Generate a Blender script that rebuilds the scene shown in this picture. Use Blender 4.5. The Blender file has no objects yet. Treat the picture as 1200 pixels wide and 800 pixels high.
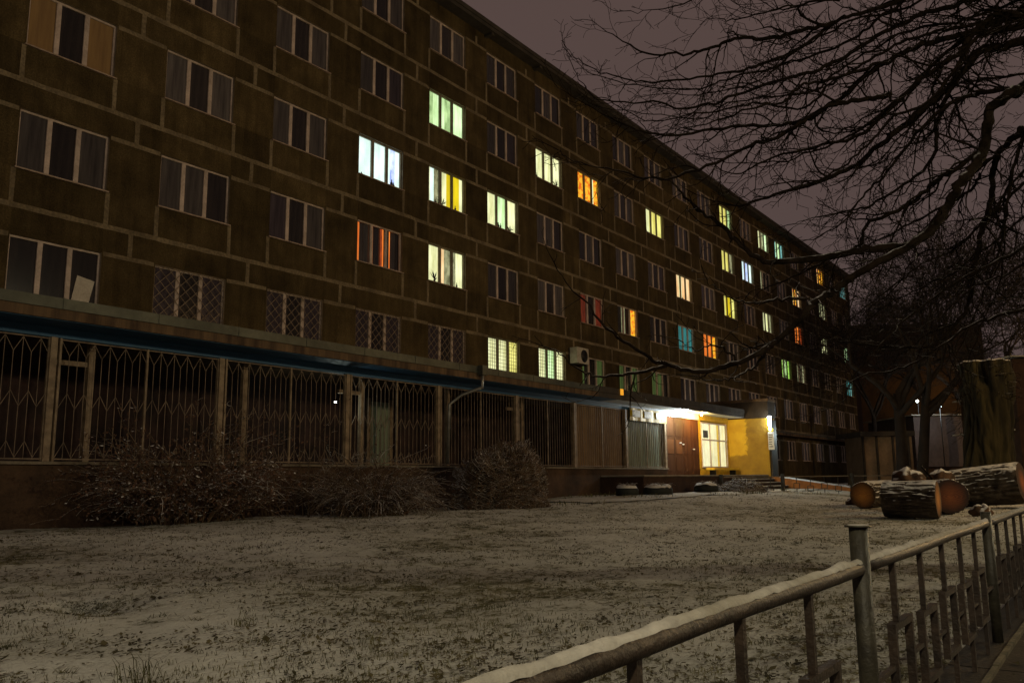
import bpy, math, random
from mathutils import Vector, noise
random.seed(11)
SC = bpy.context.scene
COL = SC.collection
PI = math.pi
U = random.uniform

# ------------------------------------------------------------------ camera
F_PX = 991.93; PITCH = 0.16127; ROLL = -0.010196; YAW = 0.62352; EYE = 1.0
Fv = Vector((-math.sin(YAW)*math.cos(PITCH), math.cos(YAW)*math.cos(PITCH), math.sin(PITCH)))
Rv = Vector((math.cos(YAW), math.sin(YAW), 0)); Uv = Rv.cross(Fv)
R2 = Rv*math.cos(ROLL)+Uv*math.sin(ROLL); U2 = Uv*math.cos(ROLL)-Rv*math.sin(ROLL)
CAM = Vector((0, 0, EYE))
cd = bpy.data.cameras.new('camera'); cam = bpy.data.objects.new('camera', cd); COL.objects.link(cam)
cd.sensor_width = 36; cd.lens = F_PX/1200*36; cd.clip_start = 0.05; cd.clip_end = 2000
from mathutils import Matrix
M = Matrix((R2, U2, -Fv)).transposed().to_4x4(); M.translation = CAM
cam.matrix_world = M
SC.camera = cam
SC.view_settings.view_transform = 'Standard'; SC.view_settings.look = 'None'
SC.view_settings.exposure = 0; SC.view_settings.gamma = 1; SC.view_settings.use_curve_mapping = False

def ray(u, v): return Fv+R2*((u-600)/F_PX)-U2*((v-400)/F_PX)
def atd(u, v, d): return CAM+ray(u, v)*d
def onx(u, v, x): r = ray(u, v); return CAM+r*(x/r.x)
def onz(u, v, z): r = ray(u, v); return CAM+r*((z-EYE)/r.z)

# ------------------------------------------------------------------ night sky and lamps
W = bpy.data.worlds.new('World'); SC.world = W; W.use_nodes = True
nt = W.node_tree; nt.nodes.clear()
wo = nt.nodes.new('ShaderNodeOutputWorld'); wb = nt.nodes.new('ShaderNodeBackground')
tc = nt.nodes.new('ShaderNodeTexCoord'); sx = nt.nodes.new('ShaderNodeSeparateXYZ')
mr = nt.nodes.new('ShaderNodeMapRange'); mr.inputs[1].default_value = 0.0; mr.inputs[2].default_value = 0.75
cr = nt.nodes.new('ShaderNodeMixRGB')
cr.inputs[1].default_value = (0.083, 0.058, 0.055, 1); cr.inputs[2].default_value = (0.093, 0.060, 0.052, 1)
wn = nt.nodes.new('ShaderNodeTexNoise'); wn.inputs['Scale'].default_value = 1.6; wn.inputs['Detail'].default_value = 3
wm = nt.nodes.new('ShaderNodeMapRange'); wm.inputs[3].default_value = 0.86; wm.inputs[4].default_value = 1.14
wx = nt.nodes.new('ShaderNodeMixRGB'); wx.blend_type = 'MULTIPLY'; wx.inputs[0].default_value = 1
L = nt.links.new
L(tc.outputs['Generated'], sx.inputs[0]); L(sx.outputs[2], mr.inputs[0]); L(mr.outputs[0], cr.inputs[0])
L(tc.outputs['Generated'], wn.inputs['Vector']); L(wn.outputs[0], wm.inputs[0])
L(cr.outputs[0], wx.inputs[1]); L(wm.outputs[0], wx.inputs[2]); L(wx.outputs[0], wb.inputs[0]); L(wb.outputs[0], wo.inputs[0])
wb.inputs[1].default_value = 1.0

def point(name, loc, power, color, radius=0.12, parent=None, base=None):
    l = bpy.data.lights.new(name, 'POINT'); l.energy = power; l.color = color; l.shadow_soft_size = radius
    o = bpy.data.objects.new(name, l); COL.objects.link(o)
    if parent is not None: o.parent = parent; o.location = Vector(loc)-ORG[parent.name]
    else: o.location = loc
    return o
SODIUM = (1.0, 0.60, 0.22); WARM = (1.0, 0.76, 0.42)
# street lamps of the pavement and one added fill light, outside the picture to the right and behind the camera
point('street_or_fill_light', (2.8, -4.5, 7.0), 2050, (1.0, 0.88, 0.60), 0.25)
point('street_or_fill_light', (10.0, 20.0, 8.5), 3000, (1.0, 0.87, 0.54), 0.25)  # unseen fill, added to brighten the middle lawn and the logs
point('street_or_fill_light', (6.0, 30.0, 8.0), 2100, SODIUM, 0.25)
point('street_or_fill_light', (6.0, 62.0, 8.0), 2400, SODIUM, 0.25)

# ------------------------------------------------------------------ materials
MATS = {}
def newmat(name):
    m = bpy.data.materials.new(name); m.use_nodes = True
    n = m.node_tree; n.nodes.clear()
    o = n.nodes.new('ShaderNodeOutputMaterial'); b = n.nodes.new('ShaderNodeBsdfPrincipled')
    n.links.new(b.outputs[0], o.inputs[0]); MATS[name] = m
    return m, n, b
def nz(n, scale, detail=4, stretch=None, rough=0.6, dist=0.0, src='Object'):
    t = n.nodes.new('ShaderNodeTexCoord'); x = n.nodes.new('ShaderNodeTexNoise')
    x.inputs['Scale'].default_value = scale; x.inputs['Detail'].default_value = detail
    x.inputs['Roughness'].default_value = rough; x.inputs['Distortion'].default_value = dist
    if stretch:
        mp = n.nodes.new('ShaderNodeMapping'); mp.inputs['Scale'].default_value = stretch
        n.links.new(t.outputs[src], mp.inputs[0]); n.links.new(mp.outputs[0], x.inputs['Vector'])
    else: n.links.new(t.outputs[src], x.inputs['Vector'])
    return x
def ramp(n, src, stops):
    r = n.nodes.new('ShaderNodeValToRGB'); e = r.color_ramp.elements
    while len(e) < len(stops): e.new(0.5)
    for k, (p, c) in enumerate(stops):
        e[k].position = p; e[k].color = (c[0], c[1], c[2], 1) if isinstance(c, (tuple, list)) else (c, c, c, 1)
    n.links.new(src, r.inputs[0]); return r
def mix(n, fac, a, b, mode='MIX'):
    x = n.nodes.new('ShaderNodeMixRGB'); x.blend_type = mode
    for i, s in ((0, fac), (1, a), (2, b)):
        if isinstance(s, (int, float)): x.inputs[i].default_value = s if i == 0 else (s, s, s, 1)
        elif isinstance(s, tuple): x.inputs[i].default_value = (s[0], s[1], s[2], 1)
        else: n.links.new(s, x.inputs[i])
    return x.outputs[0]
def bump(n, b, src, strength=0.4, dist=0.02):
    x = n.nodes.new('ShaderNodeBump'); x.inputs['Strength'].default_value = strength; x.inputs['Distance'].default_value = dist
    n.links.new(src, x.inputs['Height']); n.links.new(x.outputs[0], b.inputs['Normal'])
def mt(name, c1, c2=None, rough=0.8, scale=3, stretch=None, bmp=0.0, bscale=30, metal=0.0, detail=5, lo=0.35, hi=0.65, snow=0.0, snowscale=9, spec=0.3):
    m, n, b = newmat(name)
    c2 = c2 or tuple(x*0.6 for x in c1)
    a = nz(n, scale, detail, stretch); col = ramp(n, a.outputs[0], [(lo, c2), (hi, c1)]).outputs[0]
    f = nz(n, scale*9, 3, stretch); col = mix(n, 0.5, col, ramp(n, f.outputs[0], [(0.3, 0.45), (0.7, 1.0)]).outputs[0], 'MULTIPLY')
    if snow:   # snow that has settled on upward faces
        g = n.nodes.new('ShaderNodeNewGeometry'); s = n.nodes.new('ShaderNodeSeparateXYZ'); n.links.new(g.outputs['Normal'], s.inputs[0])
        q = nz(n, snowscale, 4); ad = n.nodes.new('ShaderNodeMath'); ad.operation = 'MULTIPLY_ADD'
        n.links.new(q.outputs[0], ad.inputs[0]); ad.inputs[1].default_value = 0.9; n.links.new(s.outputs[2], ad.inputs[2])
        sr = ramp(n, ad.outputs[0], [(max(0.0, min(0.96, 1.0-snow*0.5)), 0.0), (1.0, 0.0)])
        mm = n.nodes.new('ShaderNodeMapRange'); mm.inputs[1].default_value = 1.42-snow; mm.inputs[2].default_value = 1.62-snow
        n.links.new(ad.outputs[0], mm.inputs[0]); col = mix(n, mm.outputs[0], col, (0.55, 0.54, 0.52))
    n.links.new(col, b.inputs['Base Color']); b.inputs['Roughness'].default_value = rough; b.inputs['Metallic'].default_value = metal
    b.inputs['Specular IOR Level'].default_value = spec
    if bmp:
        q = nz(n, bscale, 5, stretch); bump(n, b, q.outputs[0], bmp)
    return m
def flat(name, c, rough=0.5, metal=0.0, emit=None, est=0.0):
    m, n, b = newmat(name)
    b.inputs['Base Color'].default_value = (*c, 1); b.inputs['Roughness'].default_value = rough; b.inputs['Metallic'].default_value = metal
    if emit: b.inputs['Emission Color'].default_value = (*emit, 1); b.inputs['Emission Strength'].default_value = est
    return m

def madd(n, x, k, y):
    q = n.nodes.new('ShaderNodeMath'); q.operation = 'MULTIPLY_ADD'; n.links.new(x, q.inputs[0]); q.inputs[1].default_value = k
    if isinstance(y, (int, float)): q.inputs[2].default_value = y
    else: n.links.new(y, q.inputs[2])
    return q.outputs[0]
for fname, fk in (('facade', 1.0), ('facade_dark', 0.80), ('facade_light', 1.22)):
    # facade render: mottled brown, streaked
    m, n, b = newmat(fname)
    a = nz(n, 0.85, 7, None, 0.68); c0 = ramp(n, a.outputs[0], [(p_, tuple(q_*fk*0.98 for q_ in c_)) for p_, c_ in ((0.3, (0.044, 0.031, 0.014)), (0.5, (0.082, 0.058, 0.026)), (0.72, (0.125, 0.090, 0.042)))]).outputs[0]
    st = nz(n, 1.0, 5, (1, 2.6, 0.28)); c0 = mix(n, 0.5, c0, ramp(n, st.outputs[0], [(0.32, 0.42), (0.62, 1.0)]).outputs[0], 'MULTIPLY')
    dr = nz(n, 2.2, 6, (1, 2.4, 0.16), 0.7, 0.3); c0 = mix(n, 0.28, c0, ramp(n, dr.outputs[0], [(0.40, (0.50, 0.44, 0.36)), (0.56, (1.1, 1.08, 1.0))]).outputs[0], 'MULTIPLY')
    fn = nz(n, 26, 5); c0 = mix(n, 0.8, c0, ramp(n, fn.outputs[0], [(0.32, 0.42), (0.7, 1.12)]).outputs[0], 'MULTIPLY')
    L = n.links.new; L(c0, b.inputs['Base Color']); b.inputs['Roughness'].default_value = 0.95; b.inputs['Specular IOR Level'].default_value = 0.1; bump(n, b, fn.outputs[0], 0.5, 0.02)
# seams: paler mortar, worn away in places
m, n, b = newmat('seam')
a = nz(n, 1.1, 5); c0 = ramp(n, a.outputs[0], [(0.33, (0.10, 0.072, 0.038)), (0.62, (0.21, 0.16, 0.092))]).outputs[0]
f = nz(n, 14, 6); c0 = mix(n, 0.9, c0, ramp(n, f.outputs[0], [(0.36, 0.55), (0.64, 1.1)]).outputs[0], 'MULTIPLY')
n.links.new(c0, b.inputs['Base Color']); b.inputs['Roughness'].default_value = 0.95
mt('reveal_plaster', (0.26, 0.21, 0.15), (0.14, 0.11, 0.07), 0.9, 3)
mt('plinth', (0.080, 0.046, 0.026), (0.030, 0.018, 0.012), 0.95, 0.7, bmp=0.4, bscale=22)
mt('concrete', (0.20, 0.165, 0.12), (0.10, 0.08, 0.055), 0.9, 1.5, bmp=0.3, snow=0.35)
mt('concrete_stained', (0.15, 0.095, 0.05), (0.05, 0.030, 0.018), 0.9, 1.2, (1, 3.5, 0.4), bmp=0.3)
mt('flashing', (0.11, 0.112, 0.085), (0.055, 0.057, 0.043), 0.55, 0.8, bmp=0.12, bscale=6, metal=0.3)
mt('blue_paint', (0.03, 0.105, 0.21), (0.02, 0.07, 0.14), 0.6, 0.8, (1, 0.4, 6))
mt('grille_paint', (0.27, 0.20, 0.13), (0.13, 0.09, 0.055), 0.55, 5, bmp=0.1)
mt('grille_bar', (0.24, 0.175, 0.12), (0.10, 0.07, 0.05), 0.6, 3)
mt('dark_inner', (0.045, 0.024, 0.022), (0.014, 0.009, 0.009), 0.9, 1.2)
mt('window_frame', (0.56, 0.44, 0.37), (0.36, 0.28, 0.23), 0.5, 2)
mt('window_frame_backlit', (0.22, 0.19, 0.13), (0.13, 0.11, 0.07), 0.5, 2)  # frames of lit windows; backlit silhouette darkness put into the colour
mt('sill_metal', (0.45, 0.33, 0.25), (0.24, 0.17, 0.12), 0.45, 3)
mt('tarred_parapet', (0.05, 0.034, 0.02), (0.025, 0.017, 0.010), 0.9, 2)
mt('roof_dark', (0.055, 0.045, 0.035), (0.03, 0.025, 0.02), 0.85, 2)
mt('bark', (0.024, 0.017, 0.011), (0.009, 0.006, 0.004), 1.0, 6, snow=0.12, snowscale=3.0, bmp=0.9, bscale=50, spec=0.03)
mt('bark_snowy', (0.030, 0.021, 0.014), (0.009, 0.0065, 0.004), 1.0, 6, snow=0.25, snowscale=7.0, bmp=0.9, bscale=50, spec=0.03)
mt('bark_far', (0.022, 0.015, 0.010), (0.010, 0.007, 0.005), 0.95, 3)
mt('bark_far_frosted', (0.065, 0.048, 0.036), (0.018, 0.012, 0.009), 0.95, 0.8)
mt('stump_bark', (0.042, 0.034, 0.014), (0.004, 0.004, 0.003), 1.0, 1.8, (1, 1, 0.22), bmp=0.9, bscale=16, snow=0.03, snowscale=5)
mt('log_bark', (0.085, 0.064, 0.045), (0.022, 0.016, 0.012), 0.95, 3, bmp=0.8, bscale=26, snow=0.46, snowscale=5)
mt('snow', (0.66, 0.65, 0.62), (0.50, 0.48, 0.44), 0.75, 6, bmp=0.5, bscale=40, spec=0.25)
mt('snow_dirty', (0.50, 0.48, 0.43), (0.30, 0.28, 0.22), 0.8, 2.2, bmp=0.5, bscale=26, spec=0.2)
mt('kerb_lit_edge', (0.20, 0.175, 0.11), (0.05, 0.045, 0.025), 0.6, 9, bmp=0.6, bscale=40)  # paler ridge, the kerb's thin lit line put into its colour
mt('kerb', (0.022, 0.016, 0.010), (0.007, 0.005, 0.003), 0.6, 5, bmp=0.6, bscale=40)
mt('fence_paint', (0.045, 0.029, 0.019), (0.014, 0.009, 0.006), 0.5, 9, bmp=0.35, bscale=60, spec=0.35)
mt('fence_post_paint', (0.050, 0.045, 0.030), (0.018, 0.016, 0.011), 0.5, 9, bmp=0.3, bscale=50, spec=0.35)
mt('fence_dark', (0.05, 0.045, 0.035), (0.03, 0.028, 0.02), 0.5, 5, snow=0.15)
mt('yellow_wall', (0.62, 0.37, 0.015), (0.42, 0.23, 0.01), 0.8, 2.2, bmp=0.8, bscale=14)
m, n, b = newmat('yellow_render_lit')  # brighter upper inner part paints lamp light under canopy; dirtier dado below
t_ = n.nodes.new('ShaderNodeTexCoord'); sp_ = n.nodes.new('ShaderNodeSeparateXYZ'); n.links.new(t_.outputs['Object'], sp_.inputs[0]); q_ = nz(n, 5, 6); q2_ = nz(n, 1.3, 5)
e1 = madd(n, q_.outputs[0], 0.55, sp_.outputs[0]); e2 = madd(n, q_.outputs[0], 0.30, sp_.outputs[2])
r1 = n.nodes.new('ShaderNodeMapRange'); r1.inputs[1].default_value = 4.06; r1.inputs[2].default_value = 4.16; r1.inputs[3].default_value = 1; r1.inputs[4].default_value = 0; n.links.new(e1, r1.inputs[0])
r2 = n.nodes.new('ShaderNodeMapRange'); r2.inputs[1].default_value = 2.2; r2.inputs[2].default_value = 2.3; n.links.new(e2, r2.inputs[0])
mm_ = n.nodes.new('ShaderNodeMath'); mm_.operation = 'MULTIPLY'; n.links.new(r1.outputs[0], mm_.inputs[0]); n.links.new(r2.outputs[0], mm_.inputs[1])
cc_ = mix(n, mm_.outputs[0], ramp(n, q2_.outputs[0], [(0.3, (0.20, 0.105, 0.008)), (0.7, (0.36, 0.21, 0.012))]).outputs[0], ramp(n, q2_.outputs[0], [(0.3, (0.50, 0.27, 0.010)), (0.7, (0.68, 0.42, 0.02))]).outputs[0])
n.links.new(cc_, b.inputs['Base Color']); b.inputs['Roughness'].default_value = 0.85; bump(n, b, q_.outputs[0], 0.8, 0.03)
mt('yellow_wall_dirty', (0.38, 0.22, 0.012), (0.20, 0.105, 0.008), 0.85, 1.8, bmp=0.9, bscale=14)
mt('door_wood', (0.060, 0.021, 0.007), (0.034, 0.011, 0.004), 0.7, 1.6, (1, 3, 0.3), bmp=0.1, spec=0.1)
mt('door_panel', (0.11, 0.040, 0.013), (0.08, 0.028, 0.009), 0.7, 2, spec=0.1)
mt('soffit_white', (0.55, 0.58, 0.58), (0.42, 0.44, 0.44), 0.8, 1)
mt('sheet_brown', (0.20, 0.12, 0.05), (0.11, 0.06, 0.025), 0.6, 1.2, (1, 3, 0.25))
mt('sheet_green', (0.22, 0.27, 0.20), (0.12, 0.14, 0.10), 0.5, 1.5, (1, 5, 0.3))
mt('brick_red', (0.050, 0.026, 0.015), (0.028, 0.014, 0.009), 0.9, 3)
mt('ramp_side', (0.36, 0.15, 0.045), (0.22, 0.09, 0.03), 0.85, 1.5)
mt('tyre_rubber', (0.022, 0.026, 0.022), (0.012, 0.012, 0.012), 0.8, 5)
mt('stems', (0.17, 0.115, 0.068), (0.05, 0.032, 0.020), 0.9, 3, snow=0.30, snowscale=5)
mt('vine_core', (0.02, 0.013, 0.009), (0.01, 0.007, 0.005), 1.0, 6)
mt('dead_leaf', (0.15, 0.080, 0.048), (0.05, 0.026, 0.016), 0.85, 5, snow=0.32, snowscale=12)
mt('grass_blade', (0.15, 0.135, 0.055), (0.050, 0.052, 0.020), 0.85, 1.7)
mt('litter', (0.12, 0.10, 0.045), (0.025, 0.022, 0.010), 0.9, 3)
mt('asphalt', (0.012, 0.011, 0.007), (0.004, 0.004, 0.003), 0.55, 8, bmp=0.8, bscale=70, spec=0.6)
mt('plaster_pale', (0.12, 0.092, 0.085), (0.08, 0.062, 0.056), 0.9, 0.5)
mt('plaster_brown', (0.09, 0.055, 0.04), (0.06, 0.04, 0.028), 0.9, 0.5)
mt('plaster_ochre', (0.075, 0.042, 0.018), (0.03, 0.018, 0.010), 0.9, 0.35)
mt('shed_panel', (0.26, 0.18, 0.11), (0.17, 0.12, 0.07), 0.8, 0.9)
mt('aircon_white', (0.50, 0.46, 0.38), (0.36, 0.32, 0.25), 0.5, 4)
mt('black_metal', (0.02, 0.018, 0.016), (0.012, 0.01, 0.01), 0.4, 5)
mt('zinc', (0.30, 0.29, 0.26), (0.16, 0.15, 0.13), 0.4, 5, metal=0.5)
mt('banner_yellow', (0.40, 0.29, 0.002), (0.28, 0.19, 0.002), 0.6, 2)
mt('sign_white', (0.68, 0.68, 0.66), (0.52, 0.52, 0.50), 0.5, 8)
mt('poster_a', (0.34, 0.34, 0.31), (0.10, 0.08, 0.06), 0.6, 3.2, lo=0.42, hi=0.50)
mt('paper', (0.55, 0.50, 0.42), (0.45, 0.40, 0.33), 0.8, 3)
mt('lamp_body', (0.25, 0.25, 0.25), (0.2, 0.2, 0.2), 0.4, 3)
# cut wood with rings
for nm, ca, cb in (('cut_wood', (0.27, 0.075, 0.016), (0.08, 0.020, 0.007)), ('cut_wood_pale', (0.52, 0.22, 0.035), (0.18, 0.060, 0.014)), ('cut_wood_dark', (0.09, 0.040, 0.014), (0.03, 0.014, 0.006))):
    m, n, b = newmat(nm)
    t = n.nodes.new('ShaderNodeTexCoord'); wv = n.nodes.new('ShaderNodeTexWave'); wv.wave_type = 'RINGS'; wv.rings_direction = 'X'
    wv.inputs['Scale'].default_value = 9; wv.inputs['Distortion'].default_value = 5.0; wv.inputs['Detail'].default_value = 3
    n.links.new(t.outputs['Object'], wv.inputs[0]); a = nz(n, 4, 5)
    c0 = mix(n, 0.35, ramp(n, a.outputs[0], [(0.3, cb), (0.65, ca)]).outputs[0], ramp(n, wv.outputs[0], [(0.2, cb), (0.8, ca)]).outputs[0])
    ln_ = n.nodes.new('ShaderNodeVectorMath'); ln_.operation = 'LENGTH'; n.links.new(t.outputs['Object'], ln_.inputs[0])
    lr = madd(n, a.outputs[0], 0.35, ln_.outputs['Value']); c0 = mix(n, 1.0, c0, ramp(n, lr, [(0.22, 1.0), (0.40, 0.6), (0.56, 0.10)]).outputs[0], 'MULTIPLY')
    n.links.new(c0, b.inputs['Base Color']); b.inputs['Roughness'].default_value = 0.85
    bump(n, b, a.outputs[0], 0.4)
# lawn: thin snow through which matted grass and soil show
m, n, b = newmat('lawn')
big = nz(n, 0.22, 4); mid = nz(n, 2.6, 6, (1, 1, 1), 0.7); fine = nz(n, 15, 5, (1.0, 0.55, 1), 0.75, 0.6); vf = nz(n, 60, 4, None, 0.7)
s = madd(n, big.outputs[0], 1.1, madd(n, mid.outputs[0], 1.1, madd(n, fine.outputs[0], 1.2, madd(n, vf.outputs[0], 0.5, -1.40))))
grass = ramp(n, mid.outputs[0], [(0.35, (0.060, 0.058, 0.024)), (0.5, (0.12, 0.105, 0.045)), (0.68, (0.16, 0.125, 0.06))]).outputs[0]
snowc = ramp(n, big.outputs[0], [(0.35, (0.37, 0.365, 0.315)), (0.62, (0.56, 0.56, 0.52))]).outputs[0]
col = mix(n, ramp(n, s, [(0.30, 0.0), (0.50, 0.86), (0.62, 1.0)]).outputs[0], grass, snowc)
n.links.new(col, b.inputs['Base Color']); b.inputs['Roughness'].default_value = 0.9; b.inputs['Specular IOR Level'].default_value = 0.15
bump(n, b, s, 0.9, 0.035)
# dark glass: reflects the sky, gives a hint of what hangs behind it
def glassmat(name, c1, c2, rough=0.12, sc=1.3):
    m, n, b = newmat(name)
    a = nz(n, sc, 4, (1, 6, 0.5)); oi = n.nodes.new('ShaderNodeObjectInfo')
    col = ramp(n, a.outputs[0], [(0.3, c2), (0.7, c1)]).outputs[0]
    col = mix(n, 1.0, col, ramp(n, oi.outputs['Random'], [(0, 0.45), (1, 1.25)]).outputs[0], 'MULTIPLY')
    n.links.new(col, b.inputs['Base Color']); b.inputs['Roughness'].default_value = rough; b.inputs['Specular IOR Level'].default_value = 0.45
    return m
glassmat('glass_curtained', (0.095, 0.082, 0.074), (0.034, 0.029, 0.026))
glassmat('glass_dark', (0.032, 0.025, 0.021), (0.012, 0.010, 0.008))
glassmat('glass_purple', (0.070, 0.054, 0.064), (0.025, 0.019, 0.023))
glassmat('glass_tan', (0.33, 0.20, 0.075), (0.22, 0.13, 0.05))
glassmat('glass_red_curtain', (0.40, 0.05, 0.02), (0.20, 0.022, 0.012))
glassmat('glass_green_curtain', (0.20, 0.22, 0.085), (0.10, 0.12, 0.05))
def litmat(name, c1, c2, st, sc=2.0, lo=0.35, hi=0.65, stretch=(1, 7, 0.35)):
    m, n, b = newmat(name)
    a = nz(n, sc, 4, stretch); col = ramp(n, a.outputs[0], [(lo, c2), (hi, c1)]).outputs[0]
    g = nz(n, 0.9, 3); col = mix(n, 0.7, col, ramp(n, g.outputs[0], [(0.3, 0.55), (0.6, 1.0)]).outputs[0], 'MULTIPLY')
    n.links.new(col, b.inputs['Emission Color']); b.inputs['Emission Strength'].default_value = st
    b.inputs['Base Color'].default_value = (*[x*0.2 for x in c1], 1); b.inputs['Roughness'].default_value = 0.6
W2 = (1, 3.5, 0.5)
litmat('lit_white_green', (0.78, 1.0, 0.60), (0.48, 0.72, 0.30), 1.35, 1.6, stretch=W2)
litmat('lit_green', (0.62, 0.86, 0.40), (0.20, 0.34, 0.12), 1.15, 1.3, stretch=(1, 2.5, 1.2))
litmat('lit_ivory', (1.0, 1.0, 0.58), (0.66, 0.66, 0.30), 1.25, 1.6, stretch=W2)
litmat('lit_yellow', (0.95, 0.88, 0.26), (0.60, 0.52, 0.10), 1.2, 1.6, stretch=W2)
litmat('lit_strong_yellow', (0.90, 0.68, 0.01), (0.66, 0.48, 0.01), 1.1, 1.6, stretch=W2)
litmat('lit_white_blue', (0.85, 1.0, 0.95), (0.62, 0.85, 0.78), 1.4, 1.4, stretch=W2)
litmat('lit_blue', (0.75, 0.85, 1.0), (0.25, 0.35, 0.80), 1.4, 2.2, stretch=(1, 2, 1))
litmat('lit_orange', (1.0, 0.50, 0.03), (0.80, 0.14, 0.01), 1.2, 4.5, 0.46, 0.52, stretch=(1, 1.3, 1.3))
litmat('lit_orange_red', (1.0, 0.28, 0.04), (0.60, 0.09, 0.01), 1.2)
litmat('lit_peach', (1.0, 0.76, 0.42), (0.85, 0.42, 0.15), 1.2, 1.8, stretch=W2)
litmat('lit_teal', (0.05, 0.30, 0.30), (0.02, 0.13, 0.14), 0.8)
litmat('lit_cyan', (0.35, 0.80, 0.75), (0.08, 0.28, 0.30), 0.9, 2.5, stretch=(1, 2, 2))
litmat('lit_bright_green', (0.50, 0.95, 0.14), (0.14, 0.34, 0.05), 1.1)
litmat('lit_pale', (0.55, 0.54, 0.30), (0.16, 0.16, 0.08), 0.85, 2.2, stretch=(1, 2.5, 1.5))
litmat('lit_red', (0.65, 0.10, 0.02), (0.16, 0.015, 0.005), 0.7, 2.5, stretch=(1, 4, 1))
litmat('lit_dim_red', (0.17, 0.022, 0.008), (0.05, 0.006, 0.003), 0.8, 2.5, stretch=(1, 4, 1))
litmat('lit_hall', (1.0, 0.95, 0.66), (0.85, 0.74, 0.36), 1.3, 1.2, stretch=W2)
litmat('lit_hall_gold', (0.90, 0.60, 0.08), (0.75, 0.44, 0.04), 1.1, 1.2)
litmat('lit_dim_green', (0.060, 0.090, 0.022), (0.02, 0.035, 0.01), 1.0)
flat('bulb_cold', (1, 1, 1), 0.5, 0, (0.80, 0.95, 1.0), 60)
flat('bulb_warm', (1, 1, 1), 0.5, 0, (1.0, 0.72, 0.30), 28)
flat('reflection_glow', (1, 1, 1), 0.5, 0, (0.95, 1.0, 0.85), 14)
flat('bulb_far', (1, 1, 1), 0.5, 0, (0.80, 0.95, 1.0), 22)
flat('reflector_orange', (0.9, 0.4, 0.02), 0.3, 0, (1.0, 0.42, 0.03), 0.7)

# ------------------------------------------------------------------ mesh helpers
ORG = {}
class MB:
    def __init__(s): s.v = []; s.f = []; s.m = []; s.mats = []; s.sm = []
    def mi(s, name):
        if name not in s.mats: s.mats.append(name)
        return s.mats.index(name)
    def face(s, pts, mat, smooth=False):
        k = len(s.v); s.v += [tuple(p) for p in pts]; s.f.append(tuple(range(k, k+len(pts)))); s.m.append(s.mi(mat)); s.sm.append(smooth)
    def faces(s, vs, fs, mat, smooth=False):
        k = len(s.v); s.v += [tuple(p) for p in vs]; i = s.mi(mat)
        for f in fs: s.f.append(tuple(a+k for a in f)); s.m.append(i); s.sm.append(smooth)
    def box(s, x0, x1, y0, y1, z0, z1, mat):
        v = [(x0,y0,z0),(x1,y0,z0),(x1,y1,z0),(x0,y1,z0),(x0,y0,z1),(x1,y0,z1),(x1,y1,z1),(x0,y1,z1)]
        s.faces(v, [(0,3,2,1),(4,5,6,7),(0,1,5,4),(1,2,6,5),(2,3,7,6),(3,0,4,7)], mat)
    def obox(s, c, ax, ay, az, mat):   # oriented box: centre and half-axis vectors
        c = Vector(c); v = []
        for k in (-1, 1):
            for i, j in ((-1,-1),(1,-1),(1,1),(-1,1)): v.append(c+ax*i+ay*j+az*k)
        s.faces(v, [(0,3,2,1),(4,5,6,7),(0,1,5,4),(1,2,6,5),(2,3,7,6),(3,0,4,7)], mat)
    def bar(s, a, b, w, h, mat, up=Vector((0,0,1))):
        a = Vector(a); b = Vector(b); d = (b-a); l = d.length
        if l < 1e-6: return
        d /= l
        if abs(d.dot(up)) > 0.98: up = Vector((1,0,0))
        sd = d.cross(up).normalized(); u2 = sd.cross(d)
        s.obox((a+b)/2, d*(l/2), sd*(w/2), u2*(h/2), mat)
    def tube(s, pts, rad, mat, n=6, cap=True, smooth=True):
        pts = [Vector(p) for p in pts]; k = len(pts)
        if not isinstance(rad, (list, tuple)): rad = [rad]*k
        vs = []; ref = None
        for i in range(k):
            d = (pts[min(i+1, k-1)]-pts[max(i-1, 0)])
            if d.length < 1e-9: d = Vector((0,0,1))
            d.normalize()
            if ref is None: ref = Vector((0,0,1)) if abs(d.z) < 0.9 else Vector((1,0,0))
            a = d.cross(ref)
            if a.length < 1e-4: a = d.cross(Vector((0.3,1,0.2)))
            a.normalize(); b = a.cross(d); ref = b
            for j in range(n):
                t = 2*PI*j/n; vs.append(pts[i]+(a*math.cos(t)+b*math.sin(t))*rad[i])
        fs = [(i*n+j, i*n+(j+1)%n, (i+1)*n+(j+1)%n, (i+1)*n+j) for i in range(k-1) for j in range(n)]
        if cap: fs += [tuple(range(n-1, -1, -1)), tuple((k-1)*n+j for j in range(n))]
        s.faces(vs, fs, mat, smooth)
    def build(s, name, parent=None, off=None, label=None):
        me = bpy.data.meshes.new(name); o0 = ORG[parent.name] if parent is not None else Vector((0,0,0))
        my = Vector(off) if off is not None else (o0 if parent is not None else Vector((0,0,0)))
        me.from_pydata([(a-my.x, b-my.y, c-my.z) for a, b, c in s.v], [], s.f)
        for q in s.mats: me.materials.append(MATS[q])
        me.polygons.foreach_set('material_index', s.m); me.polygons.foreach_set('use_smooth', s.sm); me.update()
        o = bpy.data.objects.new(name, me); COL.objects.link(o)
        if parent is not None: o.parent = parent; o.location = my-o0
        else: o.location = my
        ORG[o.name] = my
        if label: o['label'] = label
        return o
def tag(o, label=None, cat=None, group=None, kind=None):
    if label: o['label'] = label
    if cat: o['category'] = cat
    if group: o['group'] = group
    if kind: o['kind'] = kind
    return o
def thing(name, label, cat, loc, group=None):
    o = bpy.data.objects.new(name, None); COL.objects.link(o); o.location = loc; o.empty_display_size = 0.2
    ORG[o.name] = Vector(loc); return tag(o, label, cat, group)
def sm(t): t = max(0, min(1, t)); return t*t*(3-2*t)
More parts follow.
